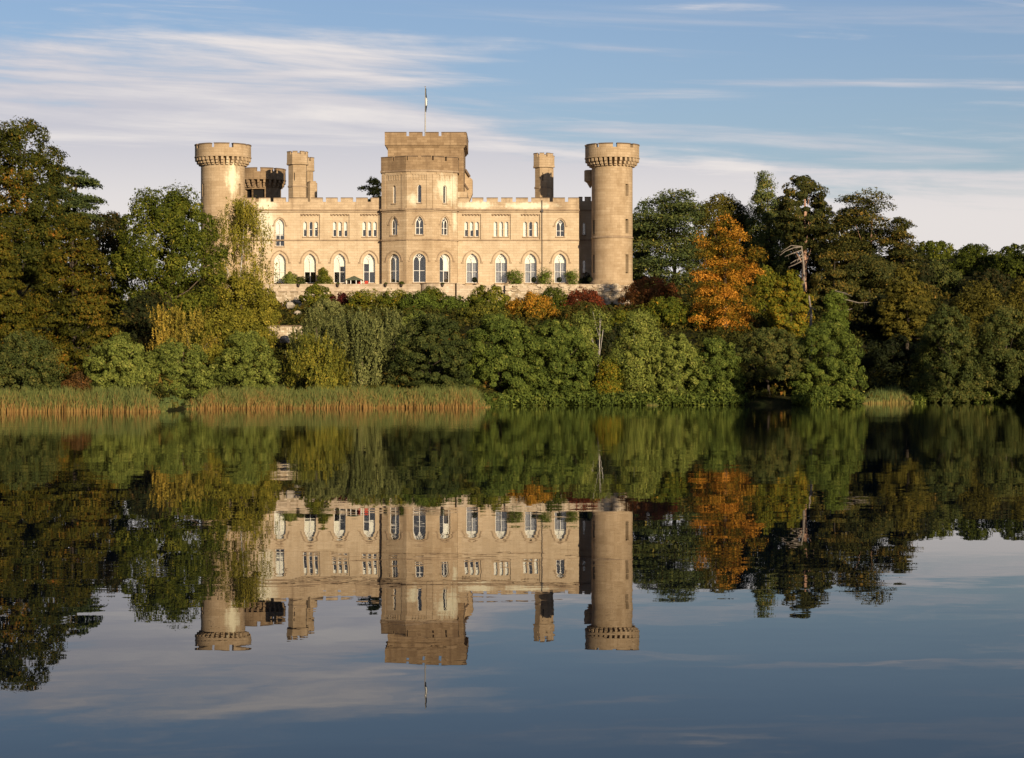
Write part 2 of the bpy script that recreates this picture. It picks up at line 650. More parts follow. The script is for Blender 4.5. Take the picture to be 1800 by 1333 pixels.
class Frame:
    def __init__(self, o, u, n):
        self.o, self.u, self.n = Vector(o), Vector(u).normalized(), Vector(n).normalized()

    def p(self, u, v, d=0.0):
        q = self.o + self.u * u - self.n * d
        return Vector((q.x, q.y, v))


def arch(c, hw, v0, vs, va, n=9):
    """pointed or round arch outline, anticlockwise from bottom left"""
    r = va - vs
    cc = (hw * hw - r * r) / (2 * hw)
    R = hw - cc
    a_top = math.acos(max(-1, min(1, -cc / R)))
    right = [(c + cc + R * cos(a_top * i / n), vs + R * sin(a_top * i / n)) for i in range(n + 1)]
    left = [(2 * c - x, y) for (x, y) in reversed(right[:-1])]
    return [(c - hw, v0), (c + hw, v0)] + right + left


def inside(pt, poly):
    x, y = pt
    r = False
    j = len(poly) - 1
    for i in range(len(poly)):
        if (poly[i][1] > y) != (poly[j][1] > y) and x < (poly[j][0] - poly[i][0]) * (y - poly[i][1]) / (poly[j][1] - poly[i][1]) + poly[i][0]:
            r = not r
        j = i
    return r


def sheet(mb, F, outline, holes=(), d=0.0, mat=0):
    vs, es = [], []
    for poly in [outline] + [h[0] for h in holes]:
        o = len(vs)
        vs += [Vector(p) for p in poly]
        es += [(o + i, o + (i + 1) % len(poly)) for i in range(len(poly))]
    r = delaunay_2d_cdt(vs, es, [], 0, 1e-6)
    fs = []
    for f in r[2]:
        c = sum((r[0][i] for i in f), Vector((0, 0))) / len(f)
        if inside(c, outline) and not any(inside(c, h[0]) for h in holes):
            fs.append(tuple(f))
    mb.add([F.p(p.x, p.y, d) for p in r[0]], fs, mat)
    for poly, depth, back in holes:
        n = len(poly)
        mb.add([F.p(p[0], p[1], d) for p in poly] + [F.p(p[0], p[1], d + depth) for p in poly],
               [(i, n + i, n + (i + 1) % n, (i + 1) % n) for i in range(n)], mat)
        if back is not None:
            mb.add([F.p(p[0], p[1], d + depth) for p in poly], [tuple(range(n))], back)


def clip(poly, a, b, c):
    """keep a*x+b*y >= c"""
    outp = []
    for i in range(len(poly)):
        p, q = poly[i], poly[(i + 1) % len(poly)]
        fp, fq = a * p[0] + b * p[1] - c, a * q[0] + b * q[1] - c
        if fp >= 0:
            outp.append(p)
        if fp * fq < 0:
            t = fp / (fp - fq)
            outp.append((p[0] + (q[0] - p[0]) * t, p[1] + (q[1] - p[1]) * t))
    return outp


def shrink(poly, k, c):
    """move an outline inwards by k about (cx, cy)"""
    n = len(poly)
    res = []
    for i in range(n):
        p0, p1, p2 = Vector(poly[i - 1]), Vector(poly[i]), Vector(poly[(i + 1) % n])
        e1, e2 = (p1 - p0), (p2 - p1)
        if e1.length < 1e-6 or e2.length < 1e-6:
            res.append(tuple(p1))
            continue
        n1, n2 = Vector((-e1.y, e1.x)).normalized(), Vector((-e2.y, e2.x)).normalized()
        nn = (n1 + n2)
        nn = nn / max(0.35, nn.length_squared / 2)
        res.append(tuple(p1 + nn * k))
    return res


def ring(mb, F, outer, inner, d0, d1, mat=0):
    n = len(outer)
    P = [F.p(*outer[i], d0) for i in range(n)] + [F.p(*inner[i], d0) for i in range(n)] + [F.p(*outer[i], d1) for i in range(n)] + [F.p(*inner[i], d1) for i in range(n)]
    fs = []
    for i in range(n):
        j = (i + 1) % n
        fs += [(i, j, n + j, n + i), (n + i, n + j, 3 * n + j, 3 * n + i), (i, 2 * n + i, 2 * n + j, j)]
    mb.add(P, fs, mat)


def window(F, c, hw, v0, vs, va, depth=0.5, mull=True, transom=None, blinds=(None, None), hood=None, sill=True, tracery=True,
           curtain=None, round_light=False, label=None):
    """a window set in a recess whose opening is (c, hw, v0, vs, va); returns the hole for the wall"""
    out_poly = arch(c, hw, v0, vs, va)
    w = bpy.data.objects.new('window', None)
    w.empty_display_size = 0.2
    COL.objects.link(w)
    w.parent = castle
    w.location = F.p(c, v0, 0) - CBASE
    if label:
        w['label'] = label
    d = depth * 0.72
    fr = MB()
    inner = shrink(out_poly, 0.065, None)
    ring(fr, F, out_poly, inner, d - 0.07, d + 0.07)
    if mull:
        fr.obox(F, c - 0.042, c + 0.042, v0 + 0.05, vs + (va - vs) * (0.42 if tracery else 0.9), d - 0.06, d + 0.06)
    if transom:
        fr.obox(F, c - hw + 0.05, c + hw - 0.05, transom - 0.03, transom + 0.03, d - 0.055, d + 0.055)
    if tracery and mull:
        # two small arched heads and an eye above them
        hh = hw / 2
        for s in (-1, 1):
            a = arch(c + s * hh, hh * 0.98, vs, vs, vs + (va - vs) * 0.62, 6)[2:]
            ins = [(c + s * hh + (p[0] - c - s * hh) * 0.80, p[1] - 0.08) for p in a]
            n = len(a)
            P = [F.p(*p, d - 0.05) for p in a] + [F.p(*p, d - 0.05) for p in ins]
            fr.add(P, [(i, i + 1, n + i + 1, n + i) for i in range(n - 1)])
        ey = vs + (va - vs) * 0.70
        a = [(c + hw * 0.22 * cos(2 * pi * k / 10), ey + hw * 0.22 * sin(2 * pi * k / 10)) for k in range(10)]
        b = [(c + hw * 0.12 * cos(2 * pi * k / 10), ey + hw * 0.12 * sin(2 * pi * k / 10)) for k in range(10)]
        ring(fr, F, a, b, d - 0.05, d + 0.05)
    obj('frame', fr, M['white'], w)
    halves = ((c - hw, c), (c, c + hw)) if mull else ((c - hw, c + hw),)
    cuts = [v0, transom, va + 1] if transom else [v0, va + 1]
    for hi, (a0, a1) in enumerate(halves):
        half = clip(clip(inner, 1, 0, a0), -1, 0, -a1)
        for k in range(len(cuts) - 1):
            q = clip(clip(half, 0, 1, cuts[k]), 0, -1, -cuts[k + 1])
            if len(q) > 2:
                mb = MB()
                mb.add([F.p(*p, d) for p in q] + [F.p(*p, d + 0.008) for p in q],
                       [tuple(range(len(q))), tuple(range(2 * len(q) - 1, len(q) - 1, -1))])
                obj('pane', mb, M['glass'], w)
        bv = blinds[hi] if hi < len(blinds) else None
        if bv is not None:
            q = clip(half, 0, 1, bv)
            if len(q) > 2:
                mb = MB()
                mb.add([F.p(*p, d + 0.11) for p in q], [tuple(range(len(q)))])
                mb.obox(F, a0 + 0.06, a1 - 0.06, bv - 0.03, bv + 0.03, d + 0.10, d + 0.13)
                obj('blind', mb, M['blind'], w)
    if curtain:
        cv0, cv1 = curtain
        mb = MB()
        n = 22
        P = []
        for i in range(n + 1):
            uu = c - hw + 2 * hw * i / n
            dd = d + 0.26 + 0.05 * sin(i * 2.1)
            P += [F.p(uu, cv0, dd), F.p(uu, cv1, dd)]
        mb.add(P, [(2 * i, 2 * i + 2, 2 * i + 3, 2 * i + 1) for i in range(n)])
        obj('curtain', mb, M['curtain'], w)
    if sill:
        mb = MB()
        mb.obox(F, c - hw - 0.12, c + hw + 0.12, v0 - 0.16, v0 - 0.005, -0.12, 0.3)
        obj('sill', mb, M['trim'], w)
    if hood:
        k0, k1, rise = hood
        a = arch(c, hw + k1, vs, vs, va + rise)[1:]
        a = a[1:]
        b = arch(c, hw + k0, vs, vs, va + rise - (k1 - k0) * 1.2)[2:]
        n = len(a)
        mb = MB()
        P = [F.p(*p, -0.10) for p in a] + [F.p(*p, -0.10) for p in b] + [F.p(*p, 0.03) for p in a] + [F.p(*p, 0.03) for p in b]
        fs = []
        for i in range(n - 1):
            fs += [(i, i + 1, n + i + 1, n + i), (i, 2 * n + i, 2 * n + i + 1, i + 1), (n + i, n + i + 1, 3 * n + i + 1, 3 * n + i)]
        mb.add(P, fs)
        for s in (-1, 1):
            x0 = c + s * (hw + k0)
            x1 = c + s * (hw + k1 + 0.18)
            mb.obox(F, min(x0, x1), max(x0, x1), vs - 0.16, vs, -0.12, 0.03)
        obj('hood_mould', mb, M['trim'], w)
        # moulded order round the opening
        mb = MB()
        a = shrink(out_poly, -0.10, None)
        ring(mb, F, a[2:] + a[:2], out_poly[2:] + out_poly[:2], -0.035, 0.02)
        obj('jamb', mb, M['wing'], w)
    return (out_poly, depth + 1.1, 1)


_merlon_cache = {}


def merlon_run(parent, p0, p1, z0, z1, cuts, thick, mat, ang=None, cope=0.12):
    """merlons between p0 and p1 (xy); cuts = list of (start, end) lengths along"""
    p0, p1 = Vector(p0), Vector(p1)
    d = (p1 - p0).normalized()
    a = atan2(d.y, d.x)
    for (s0, s1) in cuts:
        ln = round(s1 - s0, 3)
        key = (ln, round(z1 - z0, 3), thick, mat.name)
        me = _merlon_cache.get(key)
        if me is None:
            mb = MB()
            mb.box(-ln / 2, ln / 2, 0, thick, 0, z1 - z0 - cope, 0)
            mb.box(-ln / 2 - 0.01, ln / 2 + 0.01, -0.06, thick + 0.06, z1 - z0 - cope, z1 - z0 - cope * 0.4, 1)
            mb.box(-ln / 2, ln / 2, 0.06, thick - 0.06, z1 - z0 - cope * 0.4, z1 - z0, 1)
            me = mb.mesh('merlon', [mat, M['cope']])
            _merlon_cache[key] = me
        q = p0 + d * (s0 + s1) / 2
        o = link('merlon', me, parent, (q.x, q.y, z0))
        o.rotation_euler = (0, 0, a)


def even_cuts(L, n, gap, edge=0.0):
    w = (L - 2 * edge - gap * (n - 1)) / n
    return [(edge + i * (w + gap), edge + i * (w + gap) + w) for i in range(n)]


def px_cuts(gaps, p_start, p_end, gw, Y):
    """merlons from photographed gap centres"""
    k = Y / FPX
    e = [p_start] + [g for c in gaps for g in (c - gw / 2, c + gw / 2)] + [p_end]
    return [((e[i] - p_start) * k, (e[i + 1] - p_start) * k) for i in range(0, len(e), 2)]


# ---- wings
def wing(px0, px1, name_label, uppers, grounds, panels, gaps, pipe=None, trim_end=False):
    F = Frame((0, YF, 0), (1, 0, 0), (0, -1, 0))
    u0, u1 = U(px0), U(px1)
    vb, vt = V(507), V(355)
    wmb = MB()
    holes = []
    for (cx, kind, bl) in grounds:
        b = tuple(None if q is None else V(q) for q in bl)
        holes.append(window(F, U(cx), 0.83, V(497.5), V(461), V(446), 0.62, True, V(478), b, hood=(0.38, 0.52, 0.52),
                            curtain=(V(497), V(463)) if kind == 'c' else None))
    for (cx, ytop, ybot, hw, bl) in uppers:
        b = tuple(None if q is None else V(q) for q in bl)
        holes.append(window(F, U(cx), hw, V(ybot), V(ytop + 11), V(ytop), 0.5, True, V((ytop + ybot) / 2 + 5), b, hood=(0.16, 0.26, 0.26)))
    for (p0, p1) in panels:
        holes.append(([(U(p0), V(421.6)), (U(p1), V(421.6)), (U(p1), V(376)), (U(p0), V(376))], 0.20, None))
    sheet(wmb, F, [(u0, vb), (u1, vb), (u1, vt), (u0, vt)], holes)
    wmb.box(u0, u1, YF + 0.55, YF + 0.60, V(368), vt)                       # inner parapet face
    wmb.add([(u0, YF, vt), (u1, YF, vt), (u1, YF + 0.6, vt), (u0, YF + 0.6, vt)], [(0, 1, 2, 3)])
    wmb.box(u0, u1, YF + 2.2, YF + 15, vb, V(366))
    wmb.add([(u0, YF, vb), (u0, YF + 2.2, vb), (u0, YF + 2.2, vt), (u0, YF, vt)], [(0, 1, 2, 3)])
    wmb.add([(u1, YF, vb), (u1, YF + 2.2, vb), (u1, YF + 2.2, vt), (u1, YF, vt)], [(3, 2, 1, 0)])
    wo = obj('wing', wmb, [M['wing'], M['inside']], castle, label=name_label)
    for (py, h, pr) in ((371, 0.22, 0.20), (374, 0.10, 0.10), (423.6, 0.18, 0.13)):
        mb = MB()
        mb.obox(F, u0 + 0.01, u1 + (0.12 if trim_end else -0.01), V(py), V(py) + h, -pr, 0.04)
        obj('string_course', mb, M['trim'], wo)
    mb = MB()
    mb.obox(F, u0 + 0.01, u1 - 0.01, V(506), V(501.5), -0.16, 0.03)
    obj('plinth', mb, M['trim'], wo)
    mb = MB()
    mb.obox(F, u0 + 0.003, u1 - 0.003, V(371) + 0.223, vt - 0.003, -0.03, 0.04)
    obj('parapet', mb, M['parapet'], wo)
    merlon_run(wo, (u0, YF - 0.03), (u1, YF - 0.03), vt, V(347.3), px_cuts(gaps, px0, px1, 5.8, YF), 0.6, M['parapet'])
    if pipe:
        mb = MB()
        mb.tube([(U(pipe), YF - 0.12, V(503)), (U(pipe), YF - 0.12, V(424)), (U(pipe), YF - 0.26, V(421)), (U(pipe), YF - 0.26, V(352))], [0.045] * 4, 8)
        mb.box(U(pipe) - 0.16, U(pipe) + 0.16, YF - 0.36, YF - 0.08, V(373), V(368.6))
        obj('drainpipe', mb, M['lead'], wo)
    return F, wo


def panel(F, p0, p1, lights, blinds):
    """recessed upper panel with three round-headed lights and a little hanging arcade"""
    mb = MB()
    holes = []
    for c, b in zip(lights, blinds):
        holes.append(window(F2(F, 0.20), U(c), 0.245, V(416), V(393), V(389.8), 0.36, False, V(403.5), (None if b is None else V(b),), tracery=False, sill=True))
    sheet(mb, F2(F, 0.20), [(U(p0), V(421.6)), (U(p1), V(421.6)), (U(p1), V(376)), (U(p0), V(376))], holes)
    po = obj('panel', mb, [M['wing'], M['inside']], castle)
    n = 6
    k = (U(p1) - U(p0)) / n
    for i in range(n):
        mb = MB()
        c = U(p0) + (i + 0.5) * k
        mb.obox(F, c - k * 0.5 + 0.004, c + k * 0.5 - 0.004, V(377.2), V(376) - 0.004, -0.02, 0.19)
        mb.obox(F, c - k * 0.24, c + k * 0.24, V(379.3), V(377.2), 0.0, 0.19)
        obj('arcade_corbel', mb, M['trim'], po)


def F2(F, d):
    return Frame(F.o - F.n * d, F.u, F.n)


F, lw = wing(425, 669.5, 'long left wing of pale stone with weathered string courses',
             [(492, 385, 433, 0.62, (412, 412))],
             [(492, 'n', (497, 497)), (545, 'n', (478, 478)), (597, 'n', (478, 468)), (649, 'n', (463.5, 478))],
             [(528, 562), (580.5, 614), (633, 665.5)],
             [452, 478, 505, 544, 570, 596, 623, 649])
panel(F, 528, 562, (536, 546, 555.5), (402, None, 400))
panel(F, 580.5, 614, (588, 597.5, 607.5), (404, 405, 405))
panel(F, 633, 665.5, (640, 649.5, 659), (404, 404.5, 404))
F, rw = wing(804.5, 1018, 'right wing of pale stone with a drainpipe', [(985, 386, 416, 0.58, (None, None))],
             [(830, 'c', (462, 462)), (881, 'c', (462, 462)), (933, 'c', (463, 462)), (985, 'c', (462, 462))],
             [(812, 845.5), (864, 897.5), (915.5, 949)],
             [827, 852.5, 878, 904, 931, 969, 996], pipe=953, trim_end=True)
panel(F, 812, 845.5, (819.5, 829, 838.5), (404, 405, 404))
panel(F, 864, 897.5, (871, 881, 890.5), (416, 416, 416))
panel(F, 915.5, 949, (923, 932.5, 942.5), (416, None, 416))

# the narrow set-back link beside the right tower
LY = 321.7
mb = MB()
Fl = Frame((0, LY, 0), (1, 0, 0), (0, -1, 0))
h1 = window(Fl, AX(1026.5, LY), 0.20, AZ(413, LY), AZ(394, LY), AZ(391, LY), 0.4, False, None, (None,), tracery=False)
h2 = window(Fl, AX(1026.5, LY), 0.20, AZ(480, LY), AZ(460, LY), AZ(457, LY), 0.4, False, None, (None,), tracery=False)
lu0, lu1 = U(1018) - 0.02, AX(1072, LY)
sheet(mb, Fl, [(lu0, AZ(507, LY)), (lu1, AZ(507, LY)), (lu1, AZ(353.5, LY)), (lu0, AZ(353.5, LY))], [h1, h2])
mb.box(lu0, lu1, LY + 2.0, LY + 12, AZ(507, LY), AZ(366, LY))
mb.box(lu0, lu1, LY + 0.02, LY + 0.6, AZ(366, LY), AZ(353.5, LY) - 0.004)
lk = obj('wing', mb, [M['wing'], M['inside']], castle, label='narrow set-back wall in shade beside the right tower')
for py in (371, 423.6):
    m2 = MB()
    m2.obox(Fl, lu0 + 0.01, lu1, AZ(py, LY), AZ(py, LY) + 0.2, -0.15, 0.04)
    obj('string_course', m2, M['trim'], lk)
merlon_run(lk, (lu0, LY), (lu1, LY), AZ(353.5, LY), AZ(346, LY), [(0.03, 0.55), (0.86, 1.75), (2.1, 3.0)], 0.6, M['wing'])


# ---- round towers
def corbel_mesh(r_in, r_out, h, w, mat):
    mb = MB()
    R = r_out - r_in
    steps = [(0.10, 0.30, 0.0), (0.30, 0.62, 0.0), (0.62, 1.0, 0.0)]
    for (z0, z1, _), rr in zip(steps, (0.38, 0.70, 0.98)):
        mb.box(-0.12, R * rr, -w / 2, w / 2, h * z0, h * z1 - 0.004)
    return mb.mesh('corbel', [mat])


def round_tower(px, Y, rs, rp, y_base, y_corb, y_par, y_cren, y_top, nm, ncorb, phase, slits, mat, label, strings=(), gap_deg=6.5, plinth=None, flare=None):
    cx, cy = AX(px, Y), Y
    k = Y / FPX
    Rs, Rp = rs * k, rp * k
    z = lambda p: AZ(p, Y)
    mb = MB()
    # shaft on a grid whose lines include the slits
    angs = set(round(2 * pi * i / 48, 5) for i in range(48))
    zs = {z(y_base), z(y_par) + 0.02}
    for (a, half, yb, yt) in slits:
        a0, a1 = (a - half / Rs) % (2 * pi), (a + half / Rs) % (2 * pi)
        angs = {q for q in angs if not (a0 - 0.03 < q < a1 + 0.03)} | {a0, a1}
        zs |= {z(yb), z(yt)}
    angs = sorted(angs)
    zs = sorted(zs)
    na = len(angs)
    P = [(cx + Rs * cos(a), cy + Rs * sin(a), zz) for zz in zs for a in angs]
    fs = []
    for j in range(len(zs) - 1):
        for i in range(na):
            i2 = (i + 1) % na
            am = (angs[i] + (angs[i2] - angs[i]) % (2 * pi) / 2) % (2 * pi)
            zm = (zs[j] + zs[j + 1]) / 2
            hit = any(abs((am - a + pi) % (2 * pi) - pi) < half / Rs and z(yb) < zm < z(yt) for (a, half, yb, yt) in slits)
            if hit:
                A, B = angs[i], angs[i2]
                q = [(cx + r * cos(t), cy + r * sin(t), zz) for r in (Rs, Rs - 0.55) for (t, zz) in ((A, zs[j]), (B, zs[j]), (B, zs[j + 1]), (A, zs[j + 1]))]
                mb.add(q, [(0, 1, 5, 4), (1, 2, 6, 5), (2, 3, 7, 6), (3, 0, 4, 7)], 0)
                mb.add(q[4:], [(0, 1, 2, 3)], 1)
            else:
                fs.append((j * na + i, j * na + i2, (j + 1) * na + i2, (j + 1) * na + i))
    mb.add(P, fs, 0)
    if plinth:
        mb.lathe(cx, cy, [(Rs + 0.30, z(y_base)), (Rs + 0.30, z(plinth)), (Rs + 0.02, z(plinth) + 0.5)], 48)
    t = obj('round_tower', mb, [mat, M['inside']], castle, label=label)
    for (py, h, pr) in strings:
        mb = MB()
        mb.lathe(cx, cy, [(Rs - 0.02, z(py)), (Rs + pr, z(py)), (Rs + pr, z(py) + h * 0.6), (Rs - 0.02, z(py) + h)], 48)
        obj('string_course', mb, M['trim'], t)
    mb = MB()
    mb.lathe(cx, cy, [(Rs - 0.1, z(y_par)), (Rp, z(y_par)), (Rp, z(y_cren)), (Rp - 0.6, z(y_cren)), (Rp - 0.6, z(y_par) + 0.3), (0.01, z(y_par) + 0.3)], 64)
    mb.lathe(cx, cy, [(Rp - 0.01, z(y_par)), (Rp + 0.07, z(y_par) + 0.03), (Rp + 0.07, z(y_par) + 0.16), (Rp - 0.01, z(y_par) + 0.2)], 64)
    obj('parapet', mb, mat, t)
    # merlons: one arc wedge, repeated
    wid = 2 * pi / nm - radians(gap_deg)
    mb = MB()
    ns = 8
    h = z(y_top) - z(y_cren)
    for (r0, r1, b0, b1, mt, ex) in ((Rp - 0.6, Rp, 0, h - 0.14, 0, 0), (Rp - 0.66, Rp + 0.06, h - 0.14, h, 1, 0.01)):
        A = [-wid / 2 - ex + (wid + 2 * ex) * i / ns for i in range(ns + 1)]
        P = [(r * cos(a), r * sin(a), q) for a in A for (r, q) in ((r0, b0), (r1, b0), (r1, b1), (r0, b1))]
        f = [(4 * i + c, 4 * i + (c + 1) % 4, 4 * i + 4 + (c + 1) % 4, 4 * i + 4 + c) for i in range(ns) for c in range(4)]
        f += [(0, 3, 2, 1), (4 * ns, 4 * ns + 1, 4 * ns + 2, 4 * ns + 3)]
        mb.add(P, f, mt)
    me = mb.mesh('merlon', [mat, M['cope']])
    for i in range(nm):
        o = link('merlon', me, t, (cx, cy, z(y_cren)))
        o.rotation_euler = (0, 0, phase + 2 * pi * i / nm)
    hc = z(y_par) - z(y_corb)
    ce = corbel_mesh(Rs, Rp, hc, 0.34, mat)
    for i in range(ncorb):
        a = 2 * pi * (i + 0.5) / ncorb
        o = link('corbel', ce, t, (cx + Rs * cos(a), cy + Rs * sin(a), z(y_corb)))
        o.rotation_euler = (0, 0, a)
    return t


fa = lambda deg: radians(-90 + deg) % (2 * pi)      # angle on the tower measured from its lake side, positive to the right
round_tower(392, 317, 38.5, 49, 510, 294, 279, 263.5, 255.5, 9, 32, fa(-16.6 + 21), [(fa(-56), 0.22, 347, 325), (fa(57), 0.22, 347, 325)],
            M['tower'], 'left round corner tower with a pale patch', gap_deg=9, strings=((423, 0.25, 0.10),))
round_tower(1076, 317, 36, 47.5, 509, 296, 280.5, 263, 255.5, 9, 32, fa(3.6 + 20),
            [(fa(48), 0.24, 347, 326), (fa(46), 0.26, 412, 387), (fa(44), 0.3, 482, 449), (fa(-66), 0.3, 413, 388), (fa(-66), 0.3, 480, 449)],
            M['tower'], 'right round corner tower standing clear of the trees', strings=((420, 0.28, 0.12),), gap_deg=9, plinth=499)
round_tower(459, 358, 35, 43, 420, 333, 319, 305, 298, 9, 26, fa(-20), [(fa(-2), 1.0, 352, 335), (fa(-36), 0.8, 352, 335)],
            M['keep'], 'rear round tower partly hidden behind the left tower', gap_deg=9)
# little corbelled turret on the left flank of the right tower
bx, by, k = AX(1037.5, 319.5), 319.5, 319.5 / FPX
mb = MB()
mb.lathe(bx, by, [(0.05, AZ(331, by)), (6 * k, AZ(322, by)), (10.5 * k, AZ(319, by)), (10.5 * k, AZ(300.5, by)), (9 * k, AZ(299.5, by)), (0.05, AZ(299.5, by))], 16)
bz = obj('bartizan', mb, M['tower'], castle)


# ---- turrets
def octa(cx, cy, r, a0=pi / 8):
    return [(cx + r * cos(a0 + i * pi / 4), cy + r * sin(a0 + i * pi / 4)) for i in range(8)]


def turret(px, Y, rs, rp, y_base, y_par, y_cren, y_top, mat, label=None, strings=(), slit=None, parent=None):
    cx, k = AX(px, Y), Y / FPX
    z = lambda p: AZ(p, Y)
    mb = MB()
    q = 1 / cos(pi / 8)
    mb.prism(octa(cx, Y, rs * k * q), z(y_base), z(y_par))
    t = obj('turret', mb, mat, castle, label=label)
    mb = MB()
    mb.prism(octa(cx, Y, rp * k * q), z(y_par), z(y_cren))
    mb.prism(octa(cx, Y, (rp + 0.6) * k * q), z(y_par) - 0.12, z(y_par) + 0.10)
    obj('parapet', mb, mat, t)
    for py in strings:
        mb = MB()
        mb.prism(octa(cx, Y, (rs + 1.2) * k * q), z(py), z(py) + 0.22)
        obj('string_course', mb, M['trim'], t)
    P = octa(cx, Y, rp * k * q)
    for i in range(8):
        p0, p1 = Vector(P[i]), Vector(P[(i + 1) % 8])
        L = (p1 - p0).length
        merlon_run(t, p0, p1, z(y_cren), z(y_top), [(0.02, L * 0.60)], 0.3, mat, cope=0.10)
    if slit:
        mb = MB()
        F = Frame((cx, Y - rs * k, 0), (1, 0, 0), (0, -1, 0))
        u = AX(slit[0], Y) - cx
        mb.obox(F, u - 0.06, u + 0.06, z(slit[2]), z(slit[1]), -0.012, 0.05)
        obj('slit', mb, M['inside'], t)
    return t


turret(523, 346, 15.5, 18, 360, 289, 273, 267, M['tower'], 'left octagonal stair turret on the roof', strings=(330,), slit=(519, 305, 319))
turret(543.5, 350, 6.8, 8.5, 360, 300, 284, 277, M['tower'], 'slimmer turret joined to the left stair turret')
mb = MB()
mb.prism(octa(AX(549, 349), 349, 9 * 349 / FPX), AZ(362, 349), AZ(322, 349))
mb.prism(octa(AX(549, 349), 349, 7 * 349 / FPX), AZ(322, 349), AZ(319, 349))
obj('turret', mb, M['tower'], castle, label='low round projection at the foot of the left turrets')
turret(955, 330.5, 14.5, 17, 360, 294, 277, 270, M['tower'], 'right octagonal turret on the roof', strings=(332,), slit=(954, 305, 319))
turret(968, 333, 5, 6.5, 360, 293, 281, 274, M['tower'], 'thin turret joined to the right turret')

# ---- projecting bay in the middle
bY0, bY1 = 319.15, 317.0
B = [(AX(671, bY0), bY0), (AX(714.5, bY1), bY1), (AX(760, bY1), bY1), (AX(804, bY0), bY0)]
BW = [
    # facet windows: (ground blinds, upper slit)
    (None, None), (None, None), (None, 477)]
bay_mb = MB()
bay_holes = []
bayF = []
for i in range(3):
    p0, p1 = Vector(B[i]), Vector(B[i + 1])
    u = (p1 - p0).normalized()
    n = Vector((u.y, -u.x))
    mid = (p0 + p1) / 2
    L = (p1 - p0).length
    Fb = Frame((mid.x, mid.y, 0), (u.x, u.y, 0), (n.x, n.y, 0))
    bayF.append((Fb, L))
    bl = [None if q is None else AZ(q, 319) for q in BW[i]]
    vz = lambda p: AZ(p, 319)
    H = [window(Fb, 0, 0.88, vz(497.5), vz(459), vz(447), 0.6, True, vz(477), bl, hood=(0.36, 0.50, 0.50)),
         window(Fb, 0, 0.56, vz(414), vz(395), vz(382), 0.55, True, vz(402), hood=(0.14, 0.24, 0.24)),
         window(Fb, 0, 0.27, vz(358.5), vz(331), vz(327), 0.45, False, None, tracery=False, label=None)]
    sheet(bay_mb, Fb, [(-L / 2, vz(507)), (L / 2, vz(507)), (L / 2, vz(302)), (-L / 2, vz(302))], H)
vz = lambda p: AZ(p, 319)
bl0, bl1 = B[0], B[3]
bay_mb.add([(bl0[0], bl0[1], vz(507)), (bl0[0], 324, vz(507)), (bl0[0], 324, vz(302)), (bl0[0], bl0[1], vz(302))], [(0, 1, 2, 3)])
bay_mb.add([(bl1[0], bl1[1], vz(507)), (bl1[0], 324, vz(507)), (bl1[0], 324, vz(302)), (bl1[0], bl1[1], vz(302))], [(3, 2, 1, 0)])
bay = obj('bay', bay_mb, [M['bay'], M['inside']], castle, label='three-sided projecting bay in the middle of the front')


def offs(poly, k):
    c = Vector((AX(737, 320), 322.5))
    r = []
    for p in poly:
        d = Vector(p) - c
        r.append(tuple(Vector(p) + Vector((math.copysign(k, d.x) if abs(d.x) > 3 else k * d.x / 3, -k if d.y < -0.5 else 0))))
    return r


for (py, h, pr) in ((371, 0.26, 0.22), (374.2, 0.10, 0.10), (424, 0.2, 0.15), (304, 0.28, 0.18)):
    m2 = MB()
    base = [B[0], B[1], B[2], B[3]]
    pp = offs([(B[0][0], 324), *base, (B[3][0], 324)], pr)
    m2.prism(pp, vz(py), vz(py) + h)
    obj('string_course', m2, M['trim'], bay)
m2 = MB()
PB = offs([(B[0][0], 326), *B, (B[3][0], 326)], 0.10)
m2.prism(PB, vz(302) + 0.14, vz(284.5))
obj('parapet', m2, M['keep'], bay)
ZC, ZT = vz(284.5), vz(276.3)
merlon_run(bay, PB[1], PB[2], ZC, ZT, even_cuts((Vector(PB[2]) - Vector(PB[1])).length, 2, 0.42, 0.0), 0.5, M['keep'])
merlon_run(bay, PB[2], PB[3], ZC, ZT, even_cuts((Vector(PB[3]) - Vector(PB[2])).length, 2, 0.46, 0.25), 0.5, M['keep'])
merlon_run(bay, PB[3], PB[4], ZC, ZT, even_cuts((Vector(PB[4]) - Vector(PB[3])).length, 2, 0.42, 0.15), 0.5, M['keep'])
merlon_run(bay, PB[4], PB[5], ZC, ZT, even_cuts((Vector(PB[5]) - Vector(PB[4])).length, 2, 0.5), 0.5, M['keep'])
for Fb, L in bayF:
    # shallow hanging arcade under the upper string and flat pilaster strips at the corners
    for i in range(5):
        m2 = MB()
        c = (i - 2) * 0.40 + 0.04
        m2.obox(Fb, c - 0.10, c + 0.10, vz(318), vz(310), -0.07, 0.02)
        m2.obox(Fb, c - 0.19, c + 0.19, vz(310), vz(308), -0.09, 0.02)
        obj('arcade_corbel', m2, M['bay'], bay)
    m2 = MB()
    m2.obox(Fb, L / 2 - 0.80, L / 2 - 0.02, vz(370) + 0.02, vz(308), -0.09, 0.02)
    m2.obox(Fb, -L / 2 + 0.02, -L / 2 + 0.62, vz(370) + 0.02, vz(308), -0.09, 0.02)
    m2.obox(Fb, -L / 2 + 0.62, L / 2 - 0.80, vz(308) + 0.01, vz(303.5), -0.09, 0.02)
    obj('pilaster', m2, M['bay'], bay)

